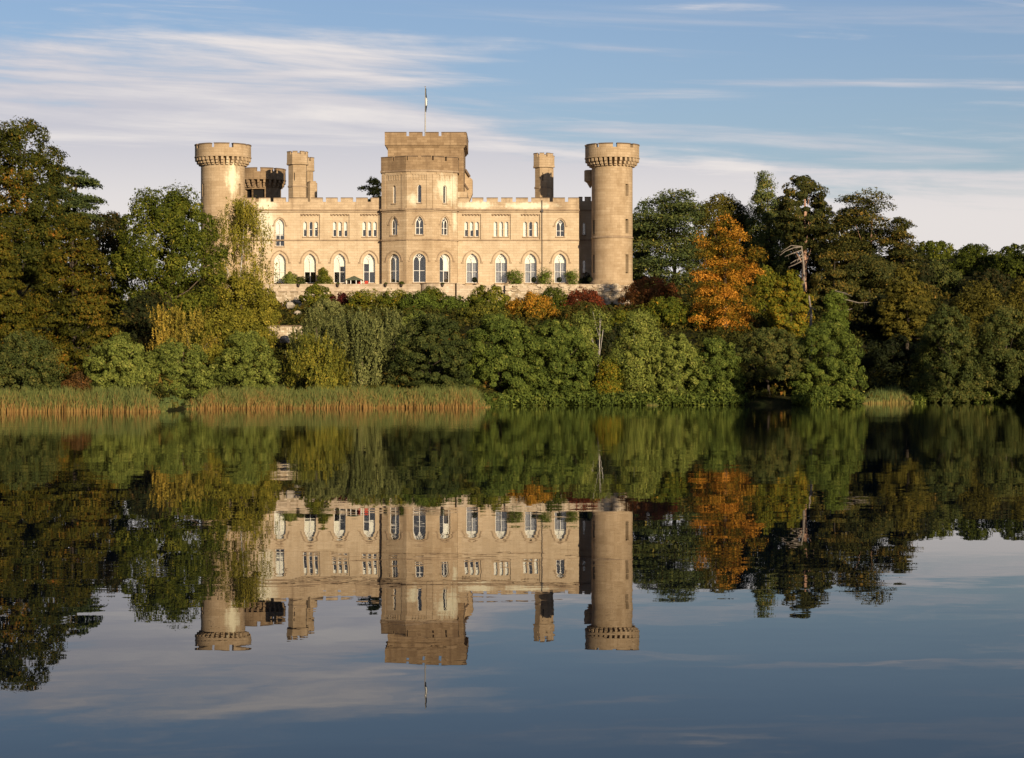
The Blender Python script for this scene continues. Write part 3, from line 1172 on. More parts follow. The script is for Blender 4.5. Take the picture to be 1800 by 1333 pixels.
# ---- keep
KY = 322.6
kz = lambda p: AZ(p, KY)
kx0, kx1 = AX(681.5, KY), AX(815, KY)
mb = MB()
mb.box(kx0, kx1, KY, KY + 13, 15, kz(257))
keep = obj('keep', mb, M['keep'], castle, label='tall square keep of brown weathered stone with a flagpole')
mb = MB()
ov = 0.40
mb.box(kx0 - ov, kx1 + ov, KY - ov, KY + 13 + ov, kz(256), kz(240))
mb.box(kx0 - ov * 0.6, kx1 + ov * 0.6, KY - ov * 0.6, KY + 13 + ov * 0.6, kz(258.2), kz(256) - 0.003)
mb.box(kx0 - ov * 0.3, kx1 + ov * 0.3, KY - ov * 0.3, KY + 13 + ov * 0.3, kz(260), kz(258.2) - 0.003)
obj('parapet', mb, M['keep'], keep)
c0, c1 = (kx0 - ov, KY - ov), (kx1 + ov, KY - ov)
kp = KY - ov
merlon_run(keep, c0, c1, kz(240), kz(232.5), [(max(0, AX(a, kp) - c0[0]), min(c1[0] - c0[0], AX(b, kp) - c0[0])) for (a, b) in ((670, 714.2), (719, 742.6), (747.6, 771), (775.8, 830))], 0.6, M['keep'])
merlon_run(keep, c1, (kx1 + ov, KY + 13 + ov), kz(240), kz(232.5), [(1.2, 4.6), (5.1, 9.0), (9.6, 13.6)], 0.6, M['keep'])
merlon_run(keep, (kx0 - ov, KY + 13 + ov), c0, kz(240), kz(232.5), [(0.2, 4.0), (4.5, 8.6), (9.0, 12.9)], 0.6, M['keep'])
# stepped stair wall behind the keep's right flank
SY = 331.0
mb = MB()
sx = [AX(p, SY) for p in (808, 818, 826, 830.5)]
szz = [AZ(p, SY) for p in (360, 340, 316, 299)]
prof = [(sx[0], szz[0]), (sx[2] - 0.3, szz[0]), (sx[3], szz[1]), (sx[3], szz[2]), (sx[2], szz[2] + 0.35), (sx[1], szz[3]), (sx[0], szz[3] + 0.2)]
n = len(prof)
mb.add([(p[0], SY, p[1]) for p in prof] + [(p[0], SY + 3, p[1]) for p in prof],
       [tuple(range(n)), tuple(range(2 * n - 1, n - 1, -1))] + [(i, n + i, n + (i + 1) % n, (i + 1) % n) for i in range(n)])
stw = obj('stair_wall', mb, M['tower'], castle)
mb = MB()
for (a, b) in (((sx[1], szz[3] + 0.05), (sx[2], szz[2] + 0.4)), ((AX(812, 324), AZ(317, 324)), (AX(823, 324), AZ(334, 324)))):
    yy = SY - 0.25 if a[0] == sx[1] else 324
    mb.tube([(a[0], yy, a[1]), (b[0], yy, b[1])], [0.16, 0.16], 6)
obj('coping', mb, M['cope'], stw)
mb = MB()
mb.box(AX(803.5, 321.3), AX(822, 325), 321.3, 331, 20, AZ(338, 322))
obj('keep_buttress', mb, M['bay'], castle)

# flagpole and its limp flag: parts of the keep's roof
FY = 328.0
fx = AX(747.5, FY)
mb = MB()
mb.tube([(fx, FY, kz(245)), (fx, FY, AZ(214, FY)), (fx, FY, AZ(153.5, FY))], [0.14, 0.10, 0.05], 8)
mb.lathe(fx, FY, [(0.02, AZ(153.5, FY)), (0.13, AZ(152.8, FY)), (0.02, AZ(151.6, FY))], 8)
fp = thing('flagpole', 'grey flagpole with a limp dark and white flag on the roof of the keep', 'flagpole', (fx, FY, kz(245)))
obj('pole', mb, M['pole'], fp)
mb = MB()
rows, colz = 16, 4
P, fcs, ms = [], [], []
for i in range(rows + 1):
    t = i / rows
    zz = AZ(155 + 41 * t, FY)
    w = 0.20 + 0.07 * sin(3 * t)
    for j in range(colz + 1):
        s = j / colz
        P.append((fx + 0.05 + s * w * (0.75 + 0.25 * sin(7 * t + j)), FY - 0.12 + 0.16 * sin(s * 9 + t * 3), zz - 0.25 * s))
fl = MB()
for i in range(rows):
    for j in range(colz):
        a = i * (colz + 1) + j
        fl.f.append((a, a + 1, a + colz + 2, a + colz + 1))
        fl.m.append(1 if 0.36 < i / rows + 0.02 * j < 0.72 else 0)
fl.v = [tuple(p) for p in P]
obj('flag', fl, [M['flag_dark'], M['flag_white']], fp)

# ------------------------------------------------------------------ terrace
TY = 314.0
tw = thing('terrace_wall', 'long stone terrace wall in front of the castle with a curved bastion', 'wall', (AX(660, TY), TY, 12))
FT = Frame((0, TY, 0), (1, 0, 0), (0, -1, 0))
mb = MB()
mb.box(AX(440, TY), AX(742, TY), TY, TY + 0.8, 10.5, AZ(501.5, TY))
mb.box(AX(800, TY), AX(896, TY), TY, TY + 0.8, 10.5, AZ(501.5, TY))
arc = [(AX(771, TY) + 2.5 * cos(a), TY + 0.4 + 1.9 * sin(a)) for a in np.linspace(pi, 2 * pi, 15)]
mb.prism(arc + [(AX(802, TY), TY + 0.7), (AX(740, TY), TY + 0.7)], 10.5, AZ(499, TY))
obj('wall', mb, M['terr'], tw)
x = AX(440, TY)
while x < AX(735, TY):
    m2 = MB()
    m2.box(x, x + 1.36, TY - 0.10, TY + 0.9, AZ(501.5, TY) + 0.002, AZ(499.5, TY))
    obj('coping', m2, M['terr'], tw)
    x += 1.38
m2 = MB()
arc2 = [(AX(771, TY) + 2.62 * cos(a), TY + 0.4 + 2.02 * sin(a)) for a in np.linspace(pi, 2 * pi, 15)]
m2.prism(arc2 + [(AX(803, TY), TY + 0.75), (AX(739, TY), TY + 0.75)], AZ(499, TY) + 0.002, AZ(497.6, TY))
obj('coping', m2, M['trim'], tw)
# ramped end of the bastion running down to the right
m2 = MB()
a, b, c = AX(803, TY), AX(822, TY), AX(838, TY)
m2.add([(a, TY - 0.9, 10.5), (c, TY - 0.9, 10.5), (c, TY - 0.9, AZ(506, TY)), (b, TY - 0.9, AZ(504, TY)), (a, TY - 0.9, AZ(497.5, TY)),
        (a, TY - 0.2, 10.5), (c, TY - 0.2, 10.5), (c, TY - 0.2, AZ(506, TY)), (b, TY - 0.2, AZ(504, TY)), (a, TY - 0.2, AZ(497.5, TY))],
       [(0, 1, 2, 3, 4), (9, 8, 7, 6, 5), (4, 3, 8, 9), (3, 2, 7, 8), (1, 6, 7, 2), (0, 4, 9, 5)])
obj('ramp_wall', m2, M['terr'], tw)
# lower battlemented retaining wall just below
BY_ = 311.6
lowb = thing('battlement_wall', 'low battlemented retaining wall below the terrace, half hidden by shrubs', 'wall', (AX(590, BY_), BY_, 11))
mb = MB()
mb.box(AX(470, BY_), AX(738, BY_), BY_, BY_ + 0.6, 10, AZ(518.5, BY_))
obj('wall', mb, M['rubble'], lowb)
n = 14
merlon_run(lowb, (AX(470, BY_), BY_), (AX(738, BY_), BY_), AZ(518.5, BY_), AZ(512.5, BY_), even_cuts(AX(738, BY_) - AX(470, BY_), n, 0.42), 0.6, M['rubble'], cope=0.08)
# rubble terrace wall on the right
RY = 313.4
rwl = thing('rubble_wall', 'rough pale rubble wall under the right wing and tower', 'wall', (AX(990, RY), RY, 12))
mb = MB()
rng = np.random.default_rng(4)
xs = np.linspace(AX(888, RY), AX(1114, RY), 40)
top = [AZ(499 + 1.6 * rng.random() + (2.5 if i > 30 else 0) * (i - 30) / 10, RY) for i in range(40)]
P = []
for i in range(40):
    yy = RY + 0.12 * rng.standard_normal()
    P += [(xs[i], yy, 9.5), (xs[i], yy - 0.05, top[i]), (xs[i], RY + 1.2, top[i] - 0.1)]
mb.add(P, [(3 * i, 3 * i + 3, 3 * i + 4, 3 * i + 1) for i in range(39)] + [(3 * i + 1, 3 * i + 4, 3 * i + 5, 3 * i + 2) for i in range(39)])
obj('wall', mb, M['rubble'], rwl)
for i in range(70):
    s = 0.14 + 0.20 * rng.random()
    px = 892 + 215 * rng.random()
    py = 500.5 + 11 * rng.random()
    c = at(px, py, RY - 0.1)
    mb = MB()
    a = rng.random() * 6
    q = [(s * (1 + 0.3 * rng.random()) * cos(a + j * pi / 3) * 1.3, s * 0.5 * (j % 2 * 0.4 + 0.6), s * sin(a + j * pi / 3) * 0.75) for j in range(6)]
    mb.add([(p[0], -0.10 - 0.05 * rng.random(), p[2]) for p in q] + [(p[0] * 1.15, 0.15, p[2] * 1.15) for p in q],
           [(5, 4, 3, 2, 1, 0)] + [(j, (j + 1) % 6, 6 + (j + 1) % 6, 6 + j) for j in range(6)])
    obj('stone', mb, M['terr'] if rng.random() < 0.6 else M['rubble'], rwl, c)
# the terrace floor
mb = MB()
mb.box(AX(400, 314.5), AX(1130, 314.5), TY + 0.85, 345, 14.6, 15.32)
tag(obj('terrace_floor', mb, M['terr']), kind='structure')
# lower stone wall among the bushes
WY = 266
sw = thing('garden_wall', 'short sunlit brown stone wall showing between bushes left of the middle', 'wall', (AX(505, WY), WY, 6))
mb = MB()
mb.box(AX(470, WY), AX(532, WY), WY, WY + 0.7, 3.5, AZ(574, WY))
obj('wall', mb, M['rubble'], sw)
for i in range(5):
    m2 = MB()
    a, b = AX(470 + i * 12.4, WY), AX(470 + (i + 1) * 12.4, WY)
    m2.box(a + 0.01, b - 0.01, WY - 0.08, WY + 0.78, AZ(574, WY) + 0.002, AZ(572, WY))
    obj('coping', m2, M['cope'], sw)

# pavilion
GY = 316.6
gz = 15.32
gb = thing('garden_pavilion', 'small open pavilion with a dark green hipped roof on the terrace', 'pavilion', (AX(622, GY), GY, gz))
mb = MB()
gx0, gx1 = AX(607, GY), AX(638, GY)
e0, e1, cz, mx = AZ(493.2, GY), AZ(492.3, GY), AZ(485, GY), (gx0 + gx1) / 2
mb.add([(gx0, GY - 1.2, e0), (gx1, GY - 1.2, e0), (gx1, GY + 1.2, e0), (gx0, GY + 1.2, e0),
        (gx0, GY - 1.2, e1), (gx1, GY - 1.2, e1), (gx1, GY + 1.2, e1), (gx0, GY + 1.2, e1), (mx, GY, cz)],
       [(3, 2, 1, 0), (0, 1, 5, 4), (1, 2, 6, 5), (2, 3, 7, 6), (3, 0, 4, 7), (4, 5, 8), (5, 6, 8), (6, 7, 8), (7, 4, 8)])
obj('roof', mb, M['roof_green'], gb)
for (a, yy) in ((610, -1.0), (617.5, -1.0), (627, -1.0), (635.5, -1.0), (610, 1.0), (635.5, 1.0)):
    m2 = MB()
    c = AX(a, GY)
    m2.box(c - 0.05, c + 0.05, GY + yy - 0.05, GY + yy + 0.05, gz, e0 + 0.01)
    obj('post', m2, M['white'], gb)
m2 = MB()
m2.box(AX(611, GY), AX(634.5, GY), GY + 0.9, GY + 0.98, gz, e0)
obj('back_panel', m2, M['bark_dark'], gb)
for a in (632, 644):
    m2 = MB()
    q = at(a, 497, GY - 0.3)
    m2.box(q.x - 0.25, q.x + 0.25, q.y - 0.25, q.y + 0.25, gz, gz + 0.45)
    m2.box(q.x - 0.25, q.x + 0.25, q.y + 0.17, q.y + 0.25, gz + 0.45, gz + 0.85)
    o = obj('garden_bench', m2, M['red'])
    tag(o, 'red garden bench under the pavilion' if a == 632 else 'red garden bench in front of a tall window beside the pavilion', 'bench')

# ------------------------------------------------------------------ vegetation
RNG = np.random.default_rng(20)
LEAF_TRIS = [0]


def leaf_mesh(name, pos, nrm, size, hue, mat, aspect=0.55, axis=None, rng=RNG):
    """pointed leaf sprays, one triangle each: pos, nrm (N,3), size (N,), hue (N,)"""
    n = len(pos)
    LEAF_TRIS[0] += n
    nrm = nrm / (np.linalg.norm(nrm, axis=1, keepdims=True) + 1e-9)
    r = rng.standard_normal((n, 3)) if axis is None else axis + 0.25 * rng.standard_normal((n, 3))
    t = r - nrm * np.sum(r * nrm, axis=1, keepdims=True)
    t /= (np.linalg.norm(t, axis=1, keepdims=True) + 1e-9)
    b = np.cross(nrm, t)
    L = (size * np.clip(np.exp(0.32 * rng.standard_normal(n)), 0.45, 1.9))[:, None]
    Wd = L * aspect * (0.8 + 0.4 * rng.random((n, 1)))
    v = np.empty((n, 3, 3), dtype=np.float32)
    v[:, 0] = pos - t * L * 0.45 + b * Wd * 0.5
    v[:, 1] = pos + t * L * 0.55 + nrm * L * 0.1
    v[:, 2] = pos - t * L * 0.45 - b * Wd * 0.5
    me = bpy.data.meshes.new(name)
    me.vertices.add(3 * n)
    me.vertices.foreach_set('co', v.reshape(-1))
    me.loops.add(3 * n)
    me.loops.foreach_set('vertex_index', np.arange(3 * n, dtype=np.int32))
    me.polygons.add(n)
    me.polygons.foreach_set('loop_start', np.arange(0, 3 * n, 3, dtype=np.int32))
    at_ = me.attributes.new('hue', 'FLOAT', 'FACE')
    at_.data.foreach_set('value', np.clip(hue, 0, 1).astype(np.float32))
    me.materials.append(mat)
    me.update(calc_edges=True)
    return me


def rdirs(n, rng=RNG):
    d = rng.standard_normal((n, 3))
    return d / np.linalg.norm(d, axis=1, keepdims=True)


PROF = {
    'round': [(0, .45), (.12, .72), (.35, .97), (.55, 1), (.75, .86), (.9, .55), (1, .2)],
    'ovoid': [(0, .6), (.15, .9), (.35, 1), (.6, .82), (.8, .55), (.93, .3), (1, .1)],
    'dome': [(0, .95), (.2, 1), (.45, .97), (.7, .80), (.88, .52), (1, .2)],
    'cone': [(0, .9), (.1, 1), (.35, .80), (.6, .55), (.8, .33), (.93, .15), (1, .05)],
    'column': [(0, .75), (.15, 1), (.5, 1), (.8, .8), (.93, .5), (1, .2)],
    'bowl': [(0, .25), (.2, .5), (.45, .8), (.7, 1), (.88, .85), (1, .4)],
    'maple': [(0, .7), (.15, .95), (.5, 1), (.78, .98), (.88, .55), (1, .2)],
    'flat': [(0, .9), (.3, 1), (.7, 1), (.88, .88), (1, .62)],
    'mound': [(0, 1), (.3, 1), (.6, .88), (.85, .6), (1, .3)],
}


def make_blobs(c, z0, z1, rx, ry, prof, br, nb, rng=RNG, inner=0.25):
    T, Wt = np.array(PROF[prof]).T
    t = []
    while len(t) < nb:
        q = rng.random(nb * 3)
        w = np.interp(q, T, Wt)
        q = q[rng.random(nb * 3) < w]
        t += list(q)
    t = np.array(t[:nb])
    w = np.interp(t, T, Wt)
    th = rng.random(nb) * 2 * pi
    rho = np.where(rng.random(nb) < inner, rng.random(nb) * 0.7, 0.62 + 0.38 * rng.random(nb))
    rho = rho * np.clip(1 - 0.45 * br / max(rx, 0.1), 0.45, 1)
    P = np.stack([c[0] + rho * w * rx * np.cos(th), c[1] + rho * w * ry * np.sin(th), z0 + br * 0.3 + t * (z1 - z0 - br * 0.8)], 1)
    ax = np.stack([np.cos(th), np.sin(th), 0.5 * (t - 0.25)], 1)
    return P, ax, t


def crown_broad(c, z0, z1, rx, ry, prof, mat, ls=0.32, k=1.0, brk=0.30, flat=0.8, hue_bias=0.0, hue_t=0.0, rag=0.12, aspect=0.6, name='crown', huefn=None, droop=0.0):
    ls = ls * 0.86
    H = z1 - z0
    br = max(0.45, brk * min(rx, H * 0.5))
    area = 2 * rx * H * 0.8
    nb = int(np.clip(2.7 * area * 1.9 / (pi * br * br), 14, 260))
    P, ax, t = make_blobs(c, z0, z1, rx, ry, prof, br, nb)
    n = int(k * 8.0 * area / (0.33 * ls * ls))
    n = min(n, 58000)
    bi = RNG.integers(0, nb, n)
    brs = br * (0.5 + 0.85 * RNG.random(nb))
    d = rdirs(n)
    # outward preference
    s = np.sum(d * ax[bi], axis=1)
    flip = (s < 0) & (RNG.random(n) < 0.6)
    d[flip] *= -1
    rr = brs[bi] * (0.80 + rag * np.abs(RNG.standard_normal(n)) + 0.15 * RNG.random(n))
    sc = np.array([1, 1, flat])
    pos = P[bi] + d * rr[:, None] * sc
    pos[:, 2] -= droop * (np.hypot(d[:, 0], d[:, 1]) ** 2) * rr
    nrm = d * 0.75 + ax[bi] * 0.25 + np.array([0, 0, 0.25]) + 0.42 * RNG.standard_normal((n, 3))
    bh = RNG.random(nb)
    hue = 0.5 + hue_bias + 0.36 * (bh[bi] - 0.5) + 0.16 * RNG.standard_normal(n) + hue_t * (t[bi] - 0.5)
    if huefn is not None:
        hue = huefn(P[bi], hue)
    zmin = c[2] if len(c) > 2 else -1e9
    pos[:, 2] = np.maximum(pos[:, 2], zmin + 0.04)
    return leaf_mesh(name, pos, nrm, np.full(n, ls), hue, mat, aspect), P, brs


def crown_plates(c, z0, z1, rx, ry, prof, mat, ls=0.34, np_=26, k=1.0, thick=0.22, droop=0.12, hue_bias=0.0, rplate=0.42, hspread=0.35):
    T, Wt = np.array(PROF[prof]).T
    t = (np.arange(np_) + RNG.random(np_)) / np_
    w = np.interp(t, T, Wt)
    th = RNG.random(np_) * 2 * pi
    rho = np.where(t > 0.86, 0.1 + 0.6 * RNG.random(np_), 0.15 + 0.65 * RNG.random(np_))
    C = np.stack([c[0] + rho * w * rx * np.cos(th), c[1] + rho * w * ry * np.sin(th), z0 + t * (z1 - z0)], 1)
    R = rplate * rx * (0.6 + 0.7 * RNG.random(np_)) * np.clip(w, 0.45, 1)
    area = np.sum(pi * R * R)
    n = int(min(40000, k * 2.6 * area / (0.33 * ls * ls)))
    bi = RNG.choice(np_, n, p=R ** 2 / np.sum(R ** 2))
    a = RNG.random(n) * 2 * pi
    # finger-like sprays along radiating branchlets
    a = np.round(a / (2 * pi / 15)) * (2 * pi / 15) + 0.10 * RNG.standard_normal(n) + bi * 0.7
    r = np.sqrt(RNG.random(n)) * (1 + 0.12 * RNG.standard_normal(n))
    pos = np.stack([C[bi, 0] + R[bi] * r * np.cos(a), C[bi, 1] + R[bi] * r * np.sin(a),
                    C[bi, 2] + thick * RNG.standard_normal(n) * (1 - 0.4 * r) + 0.25 * (1 - r) - droop * R[bi] * r * r], 1)
    nrm = np.array([0, 0, 1.0]) + 0.55 * RNG.standard_normal((n, 3)) + 0.45 * np.stack([np.cos(a), np.sin(a), 0 * a], 1)
    bh = RNG.random(np_)
    hue = 0.5 + hue_bias + hspread * (bh[bi] - 0.5) + 0.17 * RNG.standard_normal(n)
    return leaf_mesh('crown', pos, nrm, np.full(n, ls), hue, mat, 0.5), C, R


def crown_strands(c, z0, z1, rx, ry, prof, mat, ls=0.22, ns=220, length=(1.5, 3.5), up=False, k=1.0, hue_bias=0.0, hue_t=0.0, spread=0.25, per=9.0, name='crown', clump=0.4):
    T, Wt = np.array(PROF[prof]).T
    ns = int(ns)
    nc = max(6, ns // 12)
    ci = RNG.integers(0, nc, ns)
    t = (RNG.random(nc) ** 0.8)[ci]
    w = np.interp(t, T, Wt)
    th = (RNG.random(nc) * 2 * pi)[ci]
    rho = (0.3 + 0.7 * np.sqrt(RNG.random(nc)))[ci]
    St = np.stack([c[0] + rho * w * rx * np.cos(th), c[1] + rho * w * ry * np.sin(th), z0 + t * (z1 - z0)], 1)
    St = St + RNG.standard_normal((ns, 3)) * np.array([clump, clump, clump * 0.6])
    ln = length[0] + (length[1] - length[0]) * RNG.random(ns)
    m = (ln * per * k / ls).astype(int) + 3
    bi = np.repeat(np.arange(ns), m)
    n = len(bi)
    s = RNG.random(n)
    sgn = 1 if up else -1
    zz = St[bi, 2] + sgn * s * ln[bi] - (0 if not up else 0.6 * ln[bi])
    sw = spread * ((1 - s) if up else np.sqrt(np.clip(1 - np.abs(2 * s - 0.7), 0.05, 1)))
    out = np.stack([np.cos(th), np.sin(th)], 1)[bi]
    lean = (0.25 * s[:, None] * out * ln[bi][:, None]) if up else (0.10 * s[:, None] * out)
    pos = np.stack([St[bi, 0] + lean[:, 0] + sw * RNG.standard_normal(n), St[bi, 1] + lean[:, 1] + sw * RNG.standard_normal(n), zz], 1)
    nrm = np.concatenate([out * 0.8 + 0.6 * RNG.standard_normal((n, 2)), 0.35 + 0.5 * RNG.standard_normal((n, 1))], 1)
    axis = np.tile(np.array([[0, 0, float(sgn)]]), (n, 1)) + 0.5 * RNG.standard_normal((n, 3))
    bh = RNG.random(nc)[ci]
    tt = (pos[:, 2] - z0) / (z1 - z0 + 1e-6)
    hue = 0.5 + hue_bias + 0.34 * (bh[bi] - 0.5) + 0.15 * RNG.standard_normal(n) + hue_t * (tt - 0.5)
    if len(c) > 2:
        pos[:, 2] = np.maximum(pos[:, 2], c[2] + 0.04)
    return leaf_mesh(name, pos, nrm, np.full(n, ls), hue, mat, 0.45, axis), St, ln


def wood(base, top, r0, r1, targets, mat, parent, bend=0.3, name='trunk', nlimb=8, rl=0.35, start=0.35):
    base, top = Vector(base), Vector(top)
    mb = MB()
    pts, rads = [], []
    nseg = 7
    ph = RNG.random() * 6
    for i in range(nseg + 1):
        t = i / nseg
        p = base.lerp(top, t) + Vector((bend * sin(ph + 3 * t) * t, bend * cos(ph + 2.3 * t) * t, 0))
        pts.append(p)
        flare = 1 + 0.35 * max(0, 0.12 - t) / 0.12
        rads.append((r0 + (r1 - r0) * t) * flare)
    mb.tube(pts, rads, 8)
    tr = obj(name, mb, mat, parent)
    smooth(tr)
    idx = RNG.permutation(len(targets))[:nlimb]
    for q in idx:
        tp = Vector([float(z) for z in targets[q]])
        f = min(1.0, max(start, (tp.z - base.z) / max(0.5, (top.z - base.z)) - 0.25))
        i = min(nseg - 1, int(f * nseg))
        s = pts[i]
        mid = s.lerp(tp, 0.5) + Vector((0, 0, -0.08 * (tp - s).length))
        m2 = MB()
        m2.tube([s, s.lerp(mid, 0.5), mid, tp], [rads[i] * 0.55, rads[i] * rl, rads[i] * rl * 0.7, 0.03], 6)
        lo = obj('limb', m2, mat, parent)
        smooth(lo)
    return tr


def lin(r, g, b):
    f = lambda c: (c / 255 / 12.92) if c / 255 < 0.04045 else ((c / 255 + 0.055) / 1.055) ** 2.4
    return (f(r), f(g), f(b))


LM = {
    'oak': leafmat('leaves_oak', [(0, lin(34, 42, 14)), (.4, lin(58, 68, 22)), (.75, lin(84, 90, 32)), (1, lin(122, 116, 44))], mul=(1.2, 1.08, 0.8)),
    'oak_rust': leafmat('leaves_oak_turning', [(0, lin(36, 42, 14)), (.5, lin(66, 68, 24)), (.75, lin(108, 84, 30)), (1, lin(140, 86, 32))], mul=(1.1, 1.05, 0.8)),
    'cypress': leafmat('needles_swamp_cypress', [(0, lin(44, 46, 14)), (.4, lin(74, 72, 22)), (.7, lin(104, 84, 28)), (1, lin(138, 84, 34))], mul=(1.0, 0.98, 0.75)),
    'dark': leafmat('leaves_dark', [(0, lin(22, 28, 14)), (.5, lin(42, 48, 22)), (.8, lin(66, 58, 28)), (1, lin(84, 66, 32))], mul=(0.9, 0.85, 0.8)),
    'birch': leafmat('leaves_birch', [(0, lin(70, 72, 22)), (.4, lin(110, 106, 36)), (.75, lin(144, 132, 50)), (1, lin(170, 146, 62))], trans=0.25, mul=(1.1, 1.05, 0.95)),
    'willow': leafmat('leaves_willow', [(0, lin(54, 64, 26)), (.45, lin(90, 100, 42)), (.75, lin(116, 122, 54)), (1, lin(140, 138, 70))], mul=(1.12, 1.05, 1.0)),
    'willow_yellow': leafmat('leaves_yellow_willow', [(0, lin(70, 72, 24)), (.4, lin(110, 108, 36)), (.7, lin(150, 132, 42)), (1, lin(176, 146, 56))], mul=(0.85, 0.86, 0.95)),
    'osier': leafmat('leaves_grey_osier', [(0, lin(60, 66, 34)), (.45, lin(98, 102, 54)), (.8, lin(130, 128, 74)), (1, lin(152, 146, 92))], mul=(1.05, 1.0, 1.0)),
    'alder': leafmat('leaves_alder', [(0, lin(42, 54, 20)), (.45, lin(72, 86, 32)), (.8, lin(98, 108, 42)), (1, lin(126, 126, 56))], mul=(1.08, 1.0, 1.0)),
    'alder_dark': leafmat('leaves_dark_alder', [(0, lin(34, 42, 20)), (.45, lin(58, 68, 30)), (.8, lin(84, 86, 40)), (1, lin(104, 94, 44))], mul=(1.1, 1.02, 1.0)),
    'orange': leafmat('leaves_orange', [(0, lin(78, 70, 22)), (.28, lin(120, 88, 26)), (.55, lin(168, 110, 36)), (1, lin(206, 132, 52))], mul=(1.05, 1.16, 1.0)),
    'half_orange': leafmat('leaves_half_turned', [(0, lin(64, 70, 24)), (.45, lin(104, 96, 32)), (.75, lin(152, 108, 34)), (1, lin(190, 118, 40))], mul=(1.15, 1.22, 0.85)),
    'russet': leafmat('leaves_russet', [(0, lin(58, 38, 22)), (.4, lin(92, 58, 32)), (.75, lin(122, 68, 40)), (1, lin(140, 60, 44))], mul=(1.15, 1.4, 1.0)),
    'red': leafmat('leaves_red', [(0, lin(60, 30, 20)), (.4, lin(104, 48, 32)), (.75, lin(146, 62, 42)), (1, lin(160, 84, 48))], mul=(1.15, 1.22, 0.85)),
    'purple': leafmat('leaves_purple', [(0, lin(40, 18, 20)), (.5, lin(76, 30, 34)), (1, lin(104, 44, 44))]),
    'gold': leafmat('leaves_gold', [(0, lin(104, 92, 40)), (.5, lin(168, 134, 64)), (1, lin(196, 160, 90))], mul=(1.15, 1.22, 0.85)),
    'cedar': leafmat('needles_cedar', [(0, lin(30, 40, 24)), (.5, lin(56, 66, 36)), (.85, lin(84, 88, 44)), (1, lin(120, 106, 52))], trans=0.08, mul=(1.45, 1.35, 1.15)),
    'pine': leafmat('needles_pine', [(0, lin(26, 34, 16)), (.5, lin(52, 56, 26)), (.85, lin(86, 78, 34)), (1, lin(122, 96, 44))], trans=0.08, mul=(1.2, 1.12, 0.95)),
    'yew': leafmat('needles_olive', [(0, lin(48, 48, 16)), (.5, lin(84, 80, 28)), (.85, lin(116, 102, 38)), (1, lin(140, 112, 46))], trans=0.1, mul=(0.95, 0.88, 0.8)),
    'ivy': leafmat('leaves_ivy', [(0, lin(52, 66, 22)), (.5, lin(86, 104, 38)), (1, lin(116, 130, 56))], mul=(1.1, 0.95, 0.9)),
    'laurel': leafmat('leaves_laurel', [(0, lin(30, 52, 20)), (.5, lin(54, 86, 32)), (1, lin(84, 116, 50))]),
    'under': leafmat('leaves_undergrowth', [(0, lin(30, 36, 16)), (.5, lin(54, 58, 26)), (.85, lin(84, 74, 34)), (1, lin(104, 74, 38))]),
    'reed': leafmat('reed_blades', [(0, lin(118, 82, 48)), (.2, lin(146, 113, 68)), (.42, lin(134, 122, 72)), (.6, lin(108, 110, 60)), (1, lin(82, 98, 58))], trans=0.12, mul=(0.80, 0.78, 0.66)),
}

BARK = {'b': 'bark', 'd': 'bark_dark', 'p': 'bark_pine', 'w': 'bark_birch'}


def plant(name, label, cat, px, ytop, ybot, hw, Y, kind, mat, prof='round', bark='b', group=None, depth=0.85, trunk=True, nlimb=7, tr=None, **kw):
    """one tree or shrub: photographed centre, top, foot of the foliage and half width, standing at distance Y"""
    k = Y / FPX
    x = AX(px, Y)
    gz_ = ground_z(x, Y)
    z0, z1, rx = max(AZ(ybot, Y), gz_ - 0.2, 0.05), AZ(ytop, Y), hw * k
    ry = rx * depth
    e = thing(name, label, cat, (x, Y, max(gz_, -0.1)), group)
    c = (x, Y, max(gz_, 0.0) if z0 < gz_ + 0.5 else -1e9)
    m = LM[mat]
    if kind == 'broad':
        me, P, R = crown_broad(c, z0, z1, rx, ry, prof, m, **kw)
        cr = link('crown', me, e)
    elif kind == 'plates':
        me, P, R = crown_plates(c, z0, z1, rx, ry, prof, m, **kw)
        cr = link('crown', me, e)
    elif kind == 'strands':
        me, P, R = crown_strands(c, z0, z1, rx, ry, prof, m, **kw)
        cr = link('crown', me, e)
    if trunk:
        r0 = tr if tr else float(np.clip(0.022 * (z1 - gz_), 0.07, 0.75))
        wood((x, Y, gz_ - 0.3), (x + 0.3 * RNG.standard_normal(), Y, z0 + (z1 - z0) * 0.8), r0, r0 * 0.25, P, M[BARK[bark]], e, bend=0.25, nlimb=nlimb)
    return e


FARBANK = 'bushes along the far waterline'


